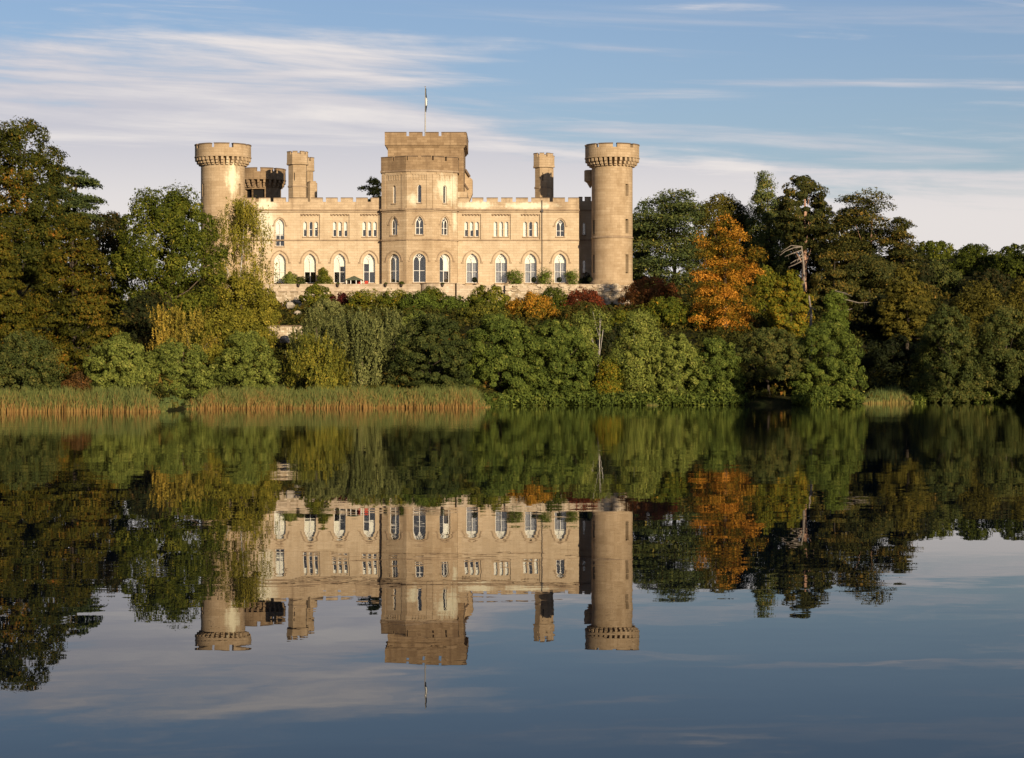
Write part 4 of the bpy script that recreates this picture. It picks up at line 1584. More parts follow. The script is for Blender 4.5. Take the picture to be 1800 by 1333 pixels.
def build_plants():
    p = plant
    # ---------------- left bank
    p('oak_tree', 'tallest tree at the left edge, dark olive with rusty patches', 'tree', 32, 203, 500, 92, 236, 'broad', 'oak_rust', 'round', 'd', ls=0.28, k=1.3, brk=0.17, hue_bias=-0.26, rag=0.22, nlimb=12,
      huefn=lambda P, h: h + 0.40 * np.exp(-((P[:, 0] + 51.5) / 2.2) ** 2 - ((P[:, 2] - 22) / 2.6) ** 2))
    p('oak_tree', 'dim oak behind the feathery conifers, under the tallest left tree', 'tree', 80, 395, 600, 120, 262, 'broad', 'dark', 'dome', 'd', ls=0.36, k=1.0, brk=0.2, nlimb=8, hue_bias=-0.1)
    p('cedar_tree', 'dark cedar poking flat branches out beside the tallest left tree', 'tree', 122, 296, 420, 62, 258, 'plates', 'cedar', 'column', 'd', np_=24, hue_bias=-0.15, ls=0.28, rplate=0.5)
    p('swamp_cypress', 'broad brownish-green feathery conifer on the left bank', 'tree', 128, 352, 660, 112, 216, 'broad', 'cypress', 'cone', 'd', ls=0.24, brk=0.17, flat=0.5, droop=0.35, k=1.35, nlimb=12, depth=0.7, huefn=lambda P, h: h - 0.14 + 0.13 * np.sin(P[:, 0] * 0.9 + P[:, 2] * 0.55))
    p('swamp_cypress', 'olive feathery conifer cut off by the left edge of the view', 'tree', -6, 372, 660, 86, 212, 'broad', 'cypress', 'cone', 'd', ls=0.24, brk=0.18, flat=0.5, droop=0.35, k=1.3, hue_bias=-0.17, nlimb=8)
    p('copper_tree', 'small dark brownish tree in the gap left of the round-crowned oak', 'tree', 184, 362, 560, 48, 262, 'broad', 'dark', 'round', 'd', ls=0.28, rag=0.25, k=1.0, hue_bias=0.12)
    p('oak_tree', 'round-crowned green oak left of the weeping birch', 'tree', 296, 325, 575, 104, 246, 'broad', 'oak', 'round', 'b', ls=0.28, brk=0.18, k=1.2, nlimb=12, rag=0.2, hue_bias=0.03)
    p('silver_birch', 'tall weeping birch in front of the left castle tower', 'tree', 420, 343, 540, 58, 262, 'strands', 'birch', 'round', 'w', ns=800, length=(1.0, 2.8), ls=0.20, per=2.7, spread=0.15, nlimb=14, tr=0.16, hue_bias=-0.02, clump=0.5)
    p('birch_thicket', 'yellow-green thicket at the foot of the weeping birch', 'shrub', 424, 482, 610, 62, 254, 'broad', 'birch', 'mound', 'b', ls=0.23, k=1.0, brk=0.17, flat=0.9, hue_bias=-0.12, rag=0.25, nlimb=6)
    p('hillside_shrub', 'green shrub between the birch thicket and the pale rocks', 'shrub', 470, 508, 590, 24, 272, 'broad', 'birch', 'dome', ls=0.24, hue_bias=-0.2, nlimb=4)
    p('golden_shrub', 'pale golden shrub behind the left waterside willows', 'shrub', 291, 545, 625, 22, 226, 'strands', 'gold', 'column', 'b', ns=190, length=(1.0, 2.2), up=True, ls=0.19, per=3.0, spread=0.16, nlimb=3, hue_bias=-0.3)
    p('golden_shrub', 'golden shrub right of the palest one behind the willows', 'shrub', 334, 552, 640, 34, 224, 'strands', 'gold', 'column', 'b', ns=250, length=(1.0, 2.2), up=True, ls=0.19, per=2.6, spread=0.2, hue_bias=-0.5, nlimb=3)
    p('holly_bush', 'dark evergreen bush behind the golden shrubs', 'shrub', 250, 500, 630, 56, 234, 'broad', 'dark', 'dome', 'd', ls=0.28, nlimb=4)
    p('elder_bush', 'olive bush between the golden shrubs and the birch thicket', 'shrub', 384, 540, 650, 46, 236, 'broad', 'birch', 'dome', 'd', ls=0.26, nlimb=4, hue_bias=-0.24)
    g = FARBANK
    p('willow_bush', 'low dark green waterside bush at the far left edge', 'shrub', 42, 582, 700, 74, 197, 'broad', 'alder_dark', 'dome', 'b', g, ls=0.20, brk=0.135, nlimb=4, hue_bias=0.05)
    p('willow_bush', 'green willow mound behind the left reeds, left of the other willow mounds', 'shrub', 212, 588, 708, 70, 202, 'broad', 'willow', 'dome', 'b', g, ls=0.19, brk=0.13, nlimb=5)
    p('willow_bush', 'willow mound behind the gap between the two reed beds', 'shrub', 312, 598, 710, 72, 209, 'broad', 'willow', 'dome', 'b', g, ls=0.19, brk=0.13, nlimb=5, hue_bias=-0.06)
    p('willow_bush', 'rounded willow mound behind the left end of the long reed bed', 'shrub', 430, 578, 705, 62, 220, 'broad', 'willow', 'dome', 'b', g, ls=0.19, brk=0.13, nlimb=5, hue_bias=-0.03)
    p('rowan_bush', 'small rusty bush low behind the left reeds', 'shrub', 134, 655, 700, 30, 195, 'broad', 'russet', 'mound', 'b', ls=0.18, k=0.7, nlimb=3, hue_bias=-0.3)
    p('osier_bush', 'yellowish upright osier behind the long reed bed', 'shrub', 552, 600, 700, 60, 221, 'strands', 'willow_yellow', 'column', 'b', g, ns=520, length=(1.2, 2.6), up=True, ls=0.21, per=3.4, spread=0.2, nlimb=4, hue_bias=-0.14)
    p('osier_bush', 'grey-green osier just behind the yellow one', 'shrub', 556, 556, 690, 36, 246, 'strands', 'osier', 'column', 'b', g, ns=420, length=(1.2, 2.6), up=True, ls=0.21, per=3.4, spread=0.2, nlimb=3, hue_bias=-0.12)
    p('poplar_bush', 'tall feathery grey-green poplar bush left of the dark gap', 'shrub', 636, 556, 700, 56, 226, 'strands', 'osier', 'column', 'b', g, ns=520, length=(1.4, 3.0), up=True, ls=0.23, per=3.4, spread=0.2, nlimb=4, hue_bias=-0.14)
    p('poplar_bush', 'slender poplar bush right above the dark gap', 'shrub', 692, 556, 640, 34, 244, 'strands', 'osier', 'column', 'b', g, ns=200, length=(1.2, 2.6), up=True, ls=0.23, per=3.4, spread=0.2, nlimb=3, hue_bias=-0.2)
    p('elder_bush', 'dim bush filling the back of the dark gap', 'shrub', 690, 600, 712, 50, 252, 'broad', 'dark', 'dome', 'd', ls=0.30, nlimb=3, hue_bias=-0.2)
    # ---------------- middle bank
    p('alder_tree', 'wide dark alder right of the dark gap, reeds at its foot', 'tree', 758, 548, 712, 78, 225, 'broad', 'alder_dark', 'dome', 'd', g, ls=0.22, brk=0.135, nlimb=6, flat=0.6, hue_bias=-0.1)
    p('alder_tree', 'large alder mound over open water at the end of the reeds', 'tree', 880, 552, 713, 88, 231.5, 'broad', 'alder', 'dome', 'd', g, ls=0.22, brk=0.13, nlimb=6, hue_bias=-0.02)
    p('alder_tree', 'alder mound left of the thin white birch', 'tree', 978, 560, 713, 72, 233.5, 'broad', 'alder', 'dome', 'd', g, ls=0.22, brk=0.13, nlimb=5, hue_bias=-0.04)
    p('sallow_bush', 'pointed bright sallow beside the thin white birch', 'shrub', 1020, 550, 713, 36, 236.5, 'broad', 'willow', 'ovoid', 'b', ls=0.22, nlimb=3, hue_bias=0.03)
    p('silver_birch', 'thin bare-stemmed birch with a white trunk above the water', 'tree', 1050, 540, 592, 26, 237, 'broad', 'willow', 'round', 'w', ls=0.18, k=0.3, tr=0.13, nlimb=7, brk=0.2)
    p('brown_bush', 'brown-tinged bush at the foot of the thin white birch', 'shrub', 1072, 628, 713, 28, 234, 'broad', 'half_orange', 'ovoid', 'b', ls=0.18, k=0.8, rag=0.3, hue_bias=-0.2, nlimb=3)
    p('hazel_bush', 'dim hazel in the shaded gap behind the thin white birch', 'shrub', 1078, 570, 700, 40, 250, 'broad', 'dark', 'dome', 'd', ls=0.28, nlimb=3, hue_bias=-0.05)
    p('young_birch', 'pale green young birch tree right of the brown-tinged bush', 'tree', 1124, 544, 713, 60, 236, 'broad', 'willow', 'ovoid', 'w', ls=0.20, brk=0.16, k=0.95, rag=0.28, tr=0.10, nlimb=7, hue_bias=0.06)
    p('sallow_bush', 'yellow-tipped sallow with bare stems right of the young birch', 'shrub', 1190, 586, 713, 54, 235, 'broad', 'willow', 'dome', 'b', g, ls=0.19, brk=0.13, nlimb=6, k=0.95, hue_bias=-0.02)
    p('alder_tree', 'bushy alder below the orange tree, dipping to the water', 'tree', 1255, 592, 713, 60, 235.5, 'broad', 'alder', 'dome', 'd', g, ls=0.20, brk=0.135, nlimb=5)
    p('alder_tree', 'alder overhanging the black hollow at the water', 'tree', 1352, 574, 668, 74, 238, 'broad', 'alder_dark', 'dome', 'd', g, ls=0.20, brk=0.135, nlimb=6, hue_bias=0.12)
    p('alder_tree', 'alder right of the black hollow with small leaves', 'tree', 1454, 562, 713, 72, 239.5, 'broad', 'alder', 'dome', 'd', g, ls=0.20, brk=0.135, nlimb=6, hue_bias=0.0)
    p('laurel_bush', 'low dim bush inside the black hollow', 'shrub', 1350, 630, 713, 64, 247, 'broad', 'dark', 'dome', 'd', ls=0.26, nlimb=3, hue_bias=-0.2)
    # ---------------- terrace shrubs, left to right
    p('terrace_tree', 'small green tree rising in front of the terrace wall below the clipped bush', 'tree', 556, 499, 575, 30, 304, 'broad', 'oak', 'round', 'b', ls=0.24, nlimb=4, hue_bias=0.12)
    p('grey_willow', 'grey-leaved shrub below the small terrace tree', 'shrub', 576, 524, 600, 36, 286, 'broad', 'osier', 'dome', 'b', ls=0.22, nlimb=4, hue_bias=0.06)
    p('purple_shrub', 'dark purple-leaved shrub below the terrace wall', 'shrub', 598, 515, 575, 27, 303, 'broad', 'purple', 'dome', 'd', ls=0.22, nlimb=3, hue_bias=-0.3)
    p('terrace_shrub', 'brown and green shrub right of the purple one', 'shrub', 645, 511, 585, 46, 300, 'broad', 'half_orange', 'mound', 'b', ls=0.22, rag=0.3, brk=0.2, nlimb=4, hue_bias=-0.25)
    p('terrace_shrub', 'olive brown shrub left of the green shrubs under the bastion', 'shrub', 694, 511, 590, 40, 299, 'broad', 'half_orange', 'mound', 'b', ls=0.22, rag=0.3, brk=0.2, nlimb=4, hue_bias=-0.32)
    p('terrace_shrub', 'bright green shrub under the curved bastion', 'shrub', 736, 512, 590, 40, 297, 'broad', 'ivy', 'mound', 'b', ls=0.24, rag=0.3, brk=0.2, nlimb=4, hue_bias=-0.2)
    p('terrace_shrub', 'green shrub topping up against the bastion wall', 'shrub', 760, 506, 580, 28, 303, 'broad', 'oak', 'dome', 'b', ls=0.24, rag=0.3, brk=0.2, nlimb=4, hue_bias=0.1)
    p('terrace_shrub', 'low green shrub left of the dark hole under the bastion', 'shrub', 796, 518, 590, 28, 299, 'broad', 'ivy', 'dome', 'b', ls=0.24, rag=0.3, brk=0.2, nlimb=3, hue_bias=-0.25)
    p('magnolia_tree', 'broad green tree right of the dark hole under the bastion', 'tree', 862, 498, 590, 42, 300, 'broad', 'oak', 'dome', 'b', ls=0.26, nlimb=6, hue_bias=0.14)
    p('terrace_shrub', 'pale yellowish shrub below the broad green tree', 'shrub', 850, 535, 610, 50, 284, 'broad', 'willow_yellow', 'dome', 'b', ls=0.24, rag=0.3, brk=0.2, nlimb=4, hue_bias=-0.28)
    p('orange_shrub', 'orange and yellow shrub below the rubble wall', 'shrub', 932, 515, 600, 50, 292, 'broad', 'orange', 'dome', 'b', ls=0.22, k=0.9, brk=0.17, nlimb=5, hue_bias=-0.2, rag=0.3, huefn=lambda P, h: h + 0.06 * (P[:, 2] - 11.5))
    p('terrace_shrub', 'dark green shrub between the orange and the red shrubs', 'shrub', 972, 505, 580, 30, 302, 'broad', 'oak', 'dome', 'd', ls=0.24, rag=0.3, brk=0.2, nlimb=3, hue_bias=-0.12)
    p('red_shrub', 'reddish shrub below the right end of the rubble wall', 'shrub', 1026, 508, 585, 46, 303, 'broad', 'red', 'dome', 'd', ls=0.24, nlimb=4, hue_bias=-0.28, k=0.9, rag=0.25)
    p('terrace_shrub', 'dim green shrub under the red shrub', 'shrub', 1030, 532, 620, 56, 286, 'broad', 'under', 'dome', 'd', ls=0.26, rag=0.3, brk=0.2, nlimb=3)
    p('russet_shrub', 'large russet shrub at the foot of the right tower', 'shrub', 1142, 489, 600, 60, 302, 'broad', 'russet', 'mound', 'd', ls=0.22, brk=0.17, rag=0.3, nlimb=5, hue_bias=0.12, huefn=lambda P, h: h - 0.06 * (15 - P[:, 2]))
    p('terrace_shrub', 'olive shrub below the russet one right of the tower', 'shrub', 1176, 522, 625, 58, 286, 'broad', 'half_orange', 'dome', 'd', ls=0.25, rag=0.3, brk=0.2, nlimb=4, hue_bias=-0.36)
    p('terrace_shrub', 'olive shrub in the middle of the slope above the alders', 'shrub', 1100, 545, 640, 50, 270, 'broad', 'half_orange', 'dome', 'd', ls=0.26, rag=0.3, brk=0.2, nlimb=4, hue_bias=-0.36)
    p('hillside_shrub', 'green shrub on the slope above the wide dark alder', 'shrub', 740, 548, 640, 60, 268, 'broad', 'willow', 'dome', 'd', ls=0.26, nlimb=4, hue_bias=-0.15)
    p('hillside_shrub', 'green shrub on the slope above the yellowish osier', 'shrub', 606, 552, 650, 50, 268, 'broad', 'osier', 'dome', 'd', ls=0.24, nlimb=4, hue_bias=-0.15)
    # ---------------- right wood
    p('cedar_tree', 'broad dark cedar right beside the right tower', 'tree', 1184, 338, 530, 92, 338, 'plates', 'cedar', 'flat', 'd', np_=84, ls=0.34, k=1.2, nlimb=10, thick=0.32, rplate=0.40)
    p('dark_yew', 'dim conifer just behind the right tower, left end of the wood', 'tree', 1128, 352, 540, 34, 352, 'broad', 'cedar', 'dome', 'd', ls=0.34, nlimb=3, hue_bias=-0.2)
    p('lime_tree', 'olive treetop peeping out behind the dark cedar and the orange tree', 'tree', 1270, 340, 520, 68, 352, 'broad', 'yew', 'dome', 'd', ls=0.34, nlimb=4, hue_bias=-0.1)
    p('spruce_tree', 'thin grey-green open treetop left of the tall pine', 'tree', 1346, 303, 520, 44, 345, 'broad', 'cedar', 'ovoid', 'd', ls=0.28, k=0.8, brk=0.17, rag=0.4, nlimb=9, hue_bias=0.14)
    p('pine_tree', 'tallest pine of the right wood with bare reddish trunk', 'tree', 1412, 305, 440, 50, 330, 'broad', 'pine', 'round', 'p', ls=0.32, brk=0.22, k=1.1, nlimb=8, tr=0.42, flat=0.6)
    p('cedar_tree', 'broad flat-topped cedar right of the tallest pine', 'tree', 1524, 341, 540, 92, 326, 'plates', 'pine', 'flat', 'p', np_=80, ls=0.32, k=1.2, nlimb=9, hue_bias=0.05, thick=0.32, rplate=0.40)
    p('pine_tree', 'lower pine on the right shoulder of the flat-topped cedar', 'tree', 1584, 386, 540, 52, 322, 'plates', 'pine', 'dome', 'd', np_=50, ls=0.30, nlimb=5, hue_bias=0.08)
    p('yew_tree', 'olive conifer filling the space under the tallest pine', 'tree', 1466, 435, 570, 46, 312, 'broad', 'pine', 'dome', 'd', ls=0.30, k=1.0, nlimb=5, hue_bias=0.1, flat=0.5)
    p('yew_tree', 'dark conifer below the flat-topped cedar', 'tree', 1530, 440, 590, 64, 312, 'broad', 'pine', 'dome', 'd', ls=0.30, k=1.0, nlimb=6, flat=0.5, droop=0.3)
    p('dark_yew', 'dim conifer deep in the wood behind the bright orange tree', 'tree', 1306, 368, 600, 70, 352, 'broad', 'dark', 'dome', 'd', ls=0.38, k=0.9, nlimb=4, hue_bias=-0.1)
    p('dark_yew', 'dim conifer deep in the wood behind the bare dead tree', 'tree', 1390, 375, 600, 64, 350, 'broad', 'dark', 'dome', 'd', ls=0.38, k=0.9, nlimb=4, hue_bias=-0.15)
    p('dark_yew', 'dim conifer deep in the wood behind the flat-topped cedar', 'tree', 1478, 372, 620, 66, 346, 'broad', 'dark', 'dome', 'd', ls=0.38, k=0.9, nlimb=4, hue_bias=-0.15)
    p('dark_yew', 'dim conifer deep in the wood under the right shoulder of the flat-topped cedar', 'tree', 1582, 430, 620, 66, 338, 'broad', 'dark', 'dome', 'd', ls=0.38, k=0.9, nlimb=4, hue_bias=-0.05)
    p('maple_tree', 'bright orange tree standing out in front of the dark cedar', 'tree', 1274, 382, 612, 80, 284, 'plates', 'orange', 'maple', 'b', np_=120, ls=0.23, k=1.0, thick=0.34, droop=0.22, rplate=0.27, nlimb=16, hue_bias=-0.12, hspread=1.0, depth=0.8)
    p('maple_tree', 'half-turned yellow and green tree right of the bright orange one', 'tree', 1388, 470, 620, 46, 280, 'broad', 'half_orange', 'ovoid', 'b', ls=0.25, brk=0.18, k=1.0, flat=0.6, nlimb=7, hue_bias=-0.16)
    p('beech_tree', 'half-green tree between the orange tree and the cedar trunk', 'tree', 1345, 470, 610, 34, 300, 'broad', 'half_orange', 'ovoid', 'b', ls=0.25, k=0.9, nlimb=5, hue_bias=-0.25)
    p('ivy_tree', 'ivy-covered trunk with bare branch stubs above the right alder', 'tree', 1468, 500, 610, 22, 262, 'broad', 'ivy', 'column', 'b', ls=0.20, brk=0.36, nlimb=2, hue_bias=-0.1)
    p('yew_tree', 'olive-yellow conifer leaning over the dark cave', 'tree', 1594, 462, 600, 54, 286, 'broad', 'yew', 'ovoid', 'd', ls=0.26, brk=0.16, flat=0.5, droop=0.35, k=1.1, nlimb=8, hue_bias=-0.08)
    p('dark_yew', 'black-green yew deep behind the dark cave', 'tree', 1560, 520, 700, 56, 296, 'broad', 'dark', 'column', 'd', ls=0.34, nlimb=4, hue_bias=-0.3)
    p('holly_bush', 'dim holly at the back of the dark cave', 'shrub', 1570, 585, 705, 60, 272, 'broad', 'dark', 'dome', 'd', ls=0.3, nlimb=3, hue_bias=-0.35)
    p('alder_tree', 'dull green alder at the water right of the dark cave', 'tree', 1664, 538, 709, 64, 253, 'broad', 'alder_dark', 'dome', 'd', g, ls=0.23, brk=0.14, nlimb=7, rag=0.22)
    p('alder_tree', 'dull green alder at the right edge of the view', 'tree', 1768, 538, 708, 72, 255.5, 'broad', 'alder_dark', 'dome', 'd', g, ls=0.23, brk=0.13, nlimb=7, rag=0.22, hue_bias=0.05)
    p('oak_tree', 'browner tree rising behind the two dull alders at the right', 'tree', 1722, 494, 660, 72, 282, 'broad', 'yew', 'dome', 'd', ls=0.28, brk=0.18, nlimb=6, hue_bias=-0.2)
    p('oak_tree', 'pale-leaved treetop at the right edge above the dull alder', 'tree', 1800, 488, 640, 56, 284, 'broad', 'yew', 'dome', 'd', ls=0.28, brk=0.18, nlimb=5, hue_bias=-0.08)
    p('oak_tree', 'dark green wood tree on the far skyline left of the right edge', 'tree', 1716, 430, 560, 54, 420, 'broad', 'oak', 'dome', 'd', ls=0.40, nlimb=4, hue_bias=-0.2)
    p('oak_tree', 'dark green tree at the right end of the far skyline', 'tree', 1792, 427, 560, 50, 410, 'broad', 'oak', 'dome', 'd', ls=0.40, nlimb=4, hue_bias=-0.25)
    p('oak_tree', 'distant hazy treetop right of the conifer slope, furthest of the skyline', 'tree', 1640, 421, 540, 46, 500, 'broad', 'oak', 'dome', 'd', ls=0.5, nlimb=3, hue_bias=0.0)
    p('oak_tree', 'grey-green tree low between the far skyline and the olive conifer', 'tree', 1648, 455, 590, 50, 360, 'broad', 'alder_dark', 'dome', 'd', ls=0.36, nlimb=4, hue_bias=0.0)
    p('oak_tree', 'shaded tree filling the dip below the far skyline', 'tree', 1740, 470, 600, 60, 350, 'broad', 'dark', 'dome', 'd', ls=0.38, nlimb=4, hue_bias=0.0)
    # behind the castle
    p('cedar_tree', 'dark flat-branched cedar peeping over the left wing beside the keep', 'tree', 658, 314, 420, 50, 366, 'plates', 'dark', 'mound', 'd', np_=44, ls=0.34, hue_bias=-0.25, nlimb=5, rplate=0.36)
    # trees on the near right shore, just outside the view, whose shade falls on the far bank
    p('shore_tree', 'tall tree on the near right shore that shades the black hollow', 'tree', PCX + 56.6 / 168 * FPX, HORIZON - (20.8 - CAM_H) * FPX / 168, 600, 96, 168, 'broad', 'oak', 'column', 'b', ls=0.6, k=1.6, nlimb=4)
    p('shore_tree', 'tallest tree on the near right shore that shades the dark cave', 'tree', PCX + 71.5 / 190 * FPX, HORIZON - (23.5 - CAM_H) * FPX / 190, HORIZON - (16.5 - CAM_H) * FPX / 190, 84, 190, 'broad', 'oak', 'column', 'b', ls=0.6, k=1.6, nlimb=4)


build_plants()


# ---- terrace plants
def bush(name, label, px, ytop, ybot, hw, Y, mat, prof='dome', cat='shrub', ls=0.17, z0=None, **kw):
    x, k = AX(px, Y), Y / FPX
    b = AZ(ybot, Y) if z0 is None else z0
    e = thing(name, label, cat, (x, Y, b), kw.pop('group', None))
    me, P, R = crown_broad((x, Y, b), b, AZ(ytop, Y), hw * k, hw * k * 0.8, prof, LM[mat], ls=ls, **kw)
    link('crown', me, e)
    mb = MB()
    mb.tube([(x, Y, b - 0.02), (x + 0.05, Y, b + 0.5 * (AZ(ytop, Y) - b))], [0.06, 0.03], 6)
    obj('trunk', mb, M['bark_dark'], e)
    return e


z = 15.32
bush('clipped_bush', 'rounded yellow-green clipped bush on the terrace left of the first dark window', 511, 477, 499, 13, 316.8, 'willow', 'mound', z0=z, hue_bias=0.05)
bush('clipped_bush', 'small dark bush right of the yellow-green clipped bush', 529, 483, 499, 7, 316.4, 'alder_dark', 'mound', z0=z)
bush('clipped_bush', 'square clipped green bush between two tall windows', 569, 471, 499, 15, 316.8, 'oak', 'mound', z0=z, hue_bias=0.12)
bush('climber', 'climbing plant on the wall left of the window under the drainpipe', 906, 475, 496, 14, 318.9, 'ivy', 'bowl', 'climber', z0=z, k=0.45, rag=0.4, hue_bias=-0.1)
bush('climber', 'climbing plant on the wall round the drainpipe', 958, 473, 496, 14, 318.9, 'ivy', 'bowl', 'climber', z0=z, k=0.35, rag=0.5, hue_bias=-0.05)
bush('climber', 'climbing plant on the wall beside the last window of the right wing', 1006, 474, 496, 13, 318.9, 'ivy', 'bowl', 'climber', z0=z, k=0.35, rag=0.5)
bush('dark_bush', 'dark bush in the shaded corner by the right tower', 1028, 478, 498, 9, 319.6, 'dark', 'dome', z0=z, hue_bias=-0.2)
BALLS = [(834, 'ball-shaped dark topiary by the window nearest the bastion'), (938, 'ball-shaped dark topiary by the window left of the drainpipe'),
         (983, 'ball-shaped dark topiary by the last window of the right wing'), (1037, 'ball-shaped dark topiary in the shade of the right tower')]
for px, lab in BALLS:
    Yb = 316.5
    c = at(px, 492, Yb)
    e = thing('topiary_ball', lab, 'topiary', (c.x, Yb, z), 'ball topiaries along the terrace')
    n = 900
    d = rdirs(n)
    link('crown', leaf_mesh('crown', np.array(c)[None] + d * 0.36 * (0.85 + 0.2 * RNG.random((n, 1))), d + 0.4 * RNG.standard_normal((n, 3)), np.full(n, 0.10), 0.1 + 0.3 * RNG.random(n), LM['dark']), e)
    mb = MB()
    mb.tube([(c.x, Yb, z + 0.25), (c.x, Yb, c.z)], [0.04, 0.03], 6)
    obj('trunk', mb, M['bark_dark'], e)
    mb = MB()
    mb.lathe(c.x, Yb, [(0.02, z), (0.22, z), (0.29, z + 0.36), (0.25, z + 0.36), (0.02, z + 0.33)], 12)
    obj('pot', mb, M['terracotta'], e)
POTS = [(525, 'dark potted plant on the terrace wall nearest the clipped bushes'), (594, 'dark potted plant on the terrace wall left of the pavilion'),
        (678, 'dark potted plant on the terrace wall below the left side of the bay'), (706, 'leafy potted plant on the wall just left of the middle bay window'),
        (778, 'dark potted plant on the curved bastion')]
for px, lab in POTS:
    Yp = TY - 0.35 if px < 740 else TY - 1.65
    zt = AZ(503.5, Yp)
    x = AX(px, Yp)
    e = thing('potted_plant', lab, 'potted plant', (x, Yp, zt), 'potted plants along the terrace wall')
    mb = MB()
    mb.lathe(x, Yp, [(0.02, zt), (0.13, zt), (0.20, zt + 0.32), (0.16, zt + 0.32), (0.02, zt + 0.28)], 10)
    mb.box(x - 0.06, x + 0.06, Yp + 0.1, Yp + 0.45, zt - 0.1, zt + 0.02)
    obj('pot', mb, M['terracotta'], e)
    n = 160 if px != 706 else 420
    R = 0.24 if px != 706 else 0.42
    d = rdirs(n)
    d[:, 2] = np.abs(d[:, 2])
    link('crown', leaf_mesh('crown', np.array([x, Yp, zt + 0.34])[None] + d * np.array([R, R * 0.7, R * 0.8]) * (0.5 + 0.6 * RNG.random((n, 1))), d + 0.4 * RNG.standard_normal((n, 3)), np.full(n, 0.13), 0.1 + 0.5 * RNG.random(n), LM['oak']), e)

# ---- pale rocks on the slope
for px, py, s, lab in ((509, 537, 0.55, 'pale rock on the slope right of the birch thicket'), (523, 551, 0.40, 'smaller pale rock below and right of the other on the slope'),
                       (500, 597, 0.55, 'white rock below the short brown stone wall')):
    Yr = 287 if py < 560 else 262
    if py > 560:
        Yr = 256
    c = at(px, py, Yr)
    mb = MB()
    ico = []
    for i in range(5):
        for j in range(9):
            th, ph = pi * i / 4, 2 * pi * j / 9
            q = s * (0.8 + 0.35 * RNG.random())
            ico.append((q * sin(th) * cos(ph) * 1.2, q * sin(th) * sin(ph), q * cos(th) * 0.85))
    mb.add(ico, [(i * 9 + j, i * 9 + (j + 1) % 9, (i + 1) * 9 + (j + 1) % 9, (i + 1) * 9 + j) for i in range(4) for j in range(9)])
    o = obj('rock', mb, M['pale_rock'], None, c)
    tag(o, lab, 'rock')

# ---- dead limbs
def dead(label, branches, Y, trunk_px):
    b = at(*trunk_px[0], Y)
    gz_ = ground_z(b.x, Y)
    e = thing('dead_tree', label, 'dead tree', (b.x, Y, gz_))
    mb = MB()
    pts = [Vector((b.x, Y, gz_ - 0.3))] + [at(*q, Y) for q in trunk_px]
    mb.tube(pts, list(np.linspace(0.20, 0.09, len(pts))), 8)
    obj('trunk', mb, M['deadwood'], e)
    for br in branches:
        m2 = MB()
        dy = float(RNG.uniform(-2.5, 0.5))
        P = [at(q[0], q[1], Y) + Vector((0, dy * i / len(br), 0)) for i, q in enumerate(br)]
        m2.tube(P, list(np.linspace(0.09, 0.025, len(P))), 6)
        for i in range(1, len(P)):
            for q in range(2):
                b_ = P[i - 1].lerp(P[i], float(RNG.uniform(0.2, 0.9)))
                m2.tube([b_, b_ + Vector((float(RNG.normal(-0.15, 0.2)), float(RNG.normal(0, 0.3)), float(RNG.normal(-0.22, 0.2))))], [0.016, 0.006], 4)
        obj('branch', m2, M['deadwood'], e)


dead('bare dead tree with drooping grey branches below the tallest pine',
     [[(1410, 434), (1395, 436), (1380, 442), (1370, 450)], [(1410, 440), (1392, 446), (1378, 452)], [(1412, 452), (1398, 458), (1388, 464)],
      [(1411, 446), (1404, 452), (1400, 460)], [(1412, 458), (1396, 466), (1386, 470)], [(1410, 434), (1390, 432), (1372, 444)]], 322,
     [(1413, 472), (1411, 450), (1409, 434)])
dead('pale split dead trunk with bare branches beside the ivy-covered trunk',
     [[(1468, 512), (1484, 516), (1494, 522)], [(1470, 524), (1490, 528), (1508, 533), (1526, 532)], [(1472, 545), (1486, 546), (1498, 543)],
      [(1424, 545), (1416, 562)], [(1424, 540), (1434, 546)]], 268,
     [(1425, 575), (1426, 550), (1424, 536), (1422, 520)])

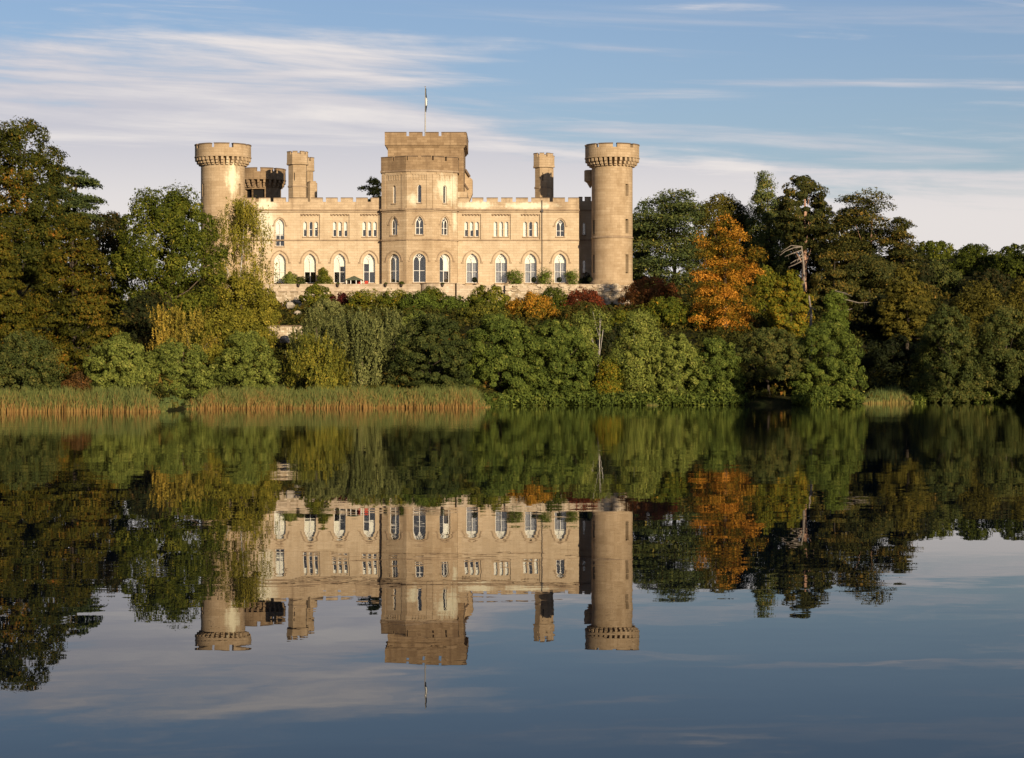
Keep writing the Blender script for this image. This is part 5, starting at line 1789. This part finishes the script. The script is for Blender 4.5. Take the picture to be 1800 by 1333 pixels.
# ---- undergrowth on the hillside, one uncountable mass
def undergrowth():
    P, Rr = [], []
    for n_, r0, r1 in ((11000, 0.45, 1.1), (1500, 0.9, 1.9)):
        for x, y in zip(RNG.uniform(-100, 95, n_), RNG.uniform(188, 350, n_)):
            px = PCX + x / y * FPX
            if px < -250 or px > 2000:
                continue
            d = y - bank_y(px)
            if d < 0.6 or (430 < px < 1135 and y > (309 if r1 < 1.5 else 303)):
                continue
            P.append((x, y, ground_z(x, y)))
            Rr.append(float(RNG.uniform(r0, r1)) * min(1, 0.4 + d / 9))
    P, Rr = np.array(P), np.array(Rr)
    n = 150000
    bi = RNG.choice(len(P), n, p=Rr ** 2 / np.sum(Rr ** 2))
    d = rdirs(n)
    d[:, 2] = np.abs(d[:, 2])
    pos = P[bi] + d * (Rr[bi] * (0.75 + 0.4 * RNG.random(n)))[:, None]
    bh = RNG.random(len(P))
    hue = 0.15 + 0.55 * bh[bi] + 0.15 * RNG.standard_normal(n)
    o = link('undergrowth', leaf_mesh('undergrowth', pos, d + 0.45 * RNG.standard_normal((n, 3)), np.full(n, 0.42), hue, LM['under']))
    tag(o, 'low tangled undergrowth covering the slope between the trees', 'undergrowth', kind='stuff')
    # leafy fringe hanging over the water's edge
    m_ = 900
    px = RNG.uniform(850, 1860, m_)
    px = px[((px < 1310) | (px > 1400)) & ((px < 1515) | (px > 1606))]
    Y = np.interp(px, _bx, _by) + RNG.uniform(-0.5, 1.2, len(px))
    P = np.stack([(px - PCX) / FPX * Y, Y, RNG.uniform(0.15, 0.9, len(px))], 1)
    Rr = RNG.uniform(0.3, 0.8, len(px))
    n = 40000
    bi = RNG.integers(0, len(P), n)
    d = rdirs(n)
    pos = P[bi] + d * (Rr[bi] * (0.6 + 0.5 * RNG.random(n)))[:, None]
    pos[:, 2] = np.maximum(pos[:, 2], 0.03 + 0.1 * RNG.random(n))
    bh = RNG.random(len(P))
    hue = 0.2 + 0.5 * bh[bi] + 0.15 * RNG.standard_normal(n)
    o = link('bank_foliage', leaf_mesh('bank_foliage', pos, d + 0.45 * RNG.standard_normal((n, 3)), np.full(n, 0.26), hue, LM['alder']))
    tag(o, 'low leafy fringe hanging over the far waterline', 'foliage', kind='stuff')


undergrowth()


# ---- reed beds
def reeds(label, px0, px1, dmin, dmax, h0, h1, n, green=0.0, taper=0.0):
    px = RNG.uniform(px0, px1, n)
    dd = dmin + (dmax - dmin) * RNG.random(n) ** 0.9
    by = np.interp(px, _bx, _by)
    edge = np.minimum((px - px0), (px1 - px)) / 70.0
    h = (h0 + (h1 - h0) * RNG.random(n)) * np.clip(0.22 + 1.6 * edge * RNG.uniform(0.6, 1.5, n), 0.22, 1)
    wob = 0.90 + 0.10 * np.sin(px * 0.13 + 2 * np.sin(px * 0.031)) + 0.09 * np.sin(px * 0.41 + dd) + 0.07 * np.sin(px * 0.9 + 2 * dd)
    h *= wob * (0.75 + 0.25 * np.clip((dd - dmin) / (dmax - dmin) * 2, 0, 1))
    Y = by + dd
    X = (px - PCX) / FPX * Y
    gz_ = np.array([max(-0.05, ground_z(a, b)) for a, b in zip(X, Y)])
    ang = RNG.random(n) * pi
    wv = np.stack([np.cos(ang), np.sin(ang) * 0.5, np.zeros(n)], 1) * (0.020 + 0.028 * RNG.random(n))[:, None]
    lean = np.stack([RNG.normal(0.03, 0.17, n) * (1 + 1.6 * (RNG.random(n) < 0.15)), RNG.normal(-0.03, 0.12, n), np.zeros(n)], 1) * h[:, None]
    base = np.stack([X, Y, gz_], 1)
    segs = 4
    Vv = np.empty((n, segs + 1, 2, 3), dtype=np.float32)
    for s in range(segs + 1):
        t = s / segs
        c = base + np.array([0, 0, 1.0]) * (h * t)[:, None] + lean * t * t
        w = wv * (1 - 0.85 * t ** 2)
        Vv[:, s, 0] = c - w
        Vv[:, s, 1] = c + w
    nv = (segs + 1) * 2
    offs_ = (np.arange(n) * nv)[:, None, None]
    q = np.array([[2 * s, 2 * s + 1, 2 * s + 3, 2 * s + 2] for s in range(segs)])[None]
    idx = (offs_ + q).reshape(-1).astype(np.int32)
    me = bpy.data.meshes.new('reeds')
    me.vertices.add(n * nv)
    me.vertices.foreach_set('co', Vv.reshape(-1))
    me.loops.add(len(idx))
    me.loops.foreach_set('vertex_index', idx)
    me.polygons.add(n * segs)
    me.polygons.foreach_set('loop_start', np.arange(0, len(idx), 4, dtype=np.int32))
    patch = np.sin(px * 0.055 + 1.7 * np.sin(px * 0.017)) + 0.6 * np.sin(px * 0.19 + dd) + 0.5 * np.sin(px * 0.51)
    front = np.clip(1 - (dd - dmin) / (dmax - dmin) * 1.4, 0, 1)
    dead_ = np.clip(0.36 + 0.13 * patch + 0.20 * (front - 0.4) + 0.16 * RNG.standard_normal(n), 0.05, 1.2)   # dry share of each blade
    tt = (np.arange(segs) + 0.5) / segs
    fresh = np.clip((tt[None] - dead_[:, None]) / 0.45, 0, 1)
    hue = 0.10 + 0.20 * RNG.random((n, 1)) + green + fresh * (0.42 + 0.25 * RNG.random((n, 1)))
    a = me.attributes.new('hue', 'FLOAT', 'FACE')
    a.data.foreach_set('value', np.clip(hue, 0, 1).reshape(-1).astype(np.float32))
    me.materials.append(LM['reed'])
    me.update(calc_edges=True)
    o = link('reeds', me)
    tag(o, label, 'reeds', kind='stuff')


reeds('left reed bed, orange at the water and green above', -160, 281, -1.0, 5.0, 0.85, 1.85, 14500, 0.02)
reeds('long reed bed in the middle left, straw-coloured and green', 324, 862, -1.0, 6.0, 0.55, 1.55, 22000, 0.0)
reeds('small reed clump in front of the dark cave', 1516, 1606, -1.2, 4.0, 0.9, 1.6, 2600, 0.18)
reeds('short green grass on the bank in the gap between the two long reed beds', 268, 336, -0.5, 4.5, 0.25, 0.75, 3600, 0.40)
reeds('bright grass tuft at the waterline right of the brown-tinged bush', 1136, 1158, -1.0, 1.2, 0.5, 1.1, 420, 0.3)
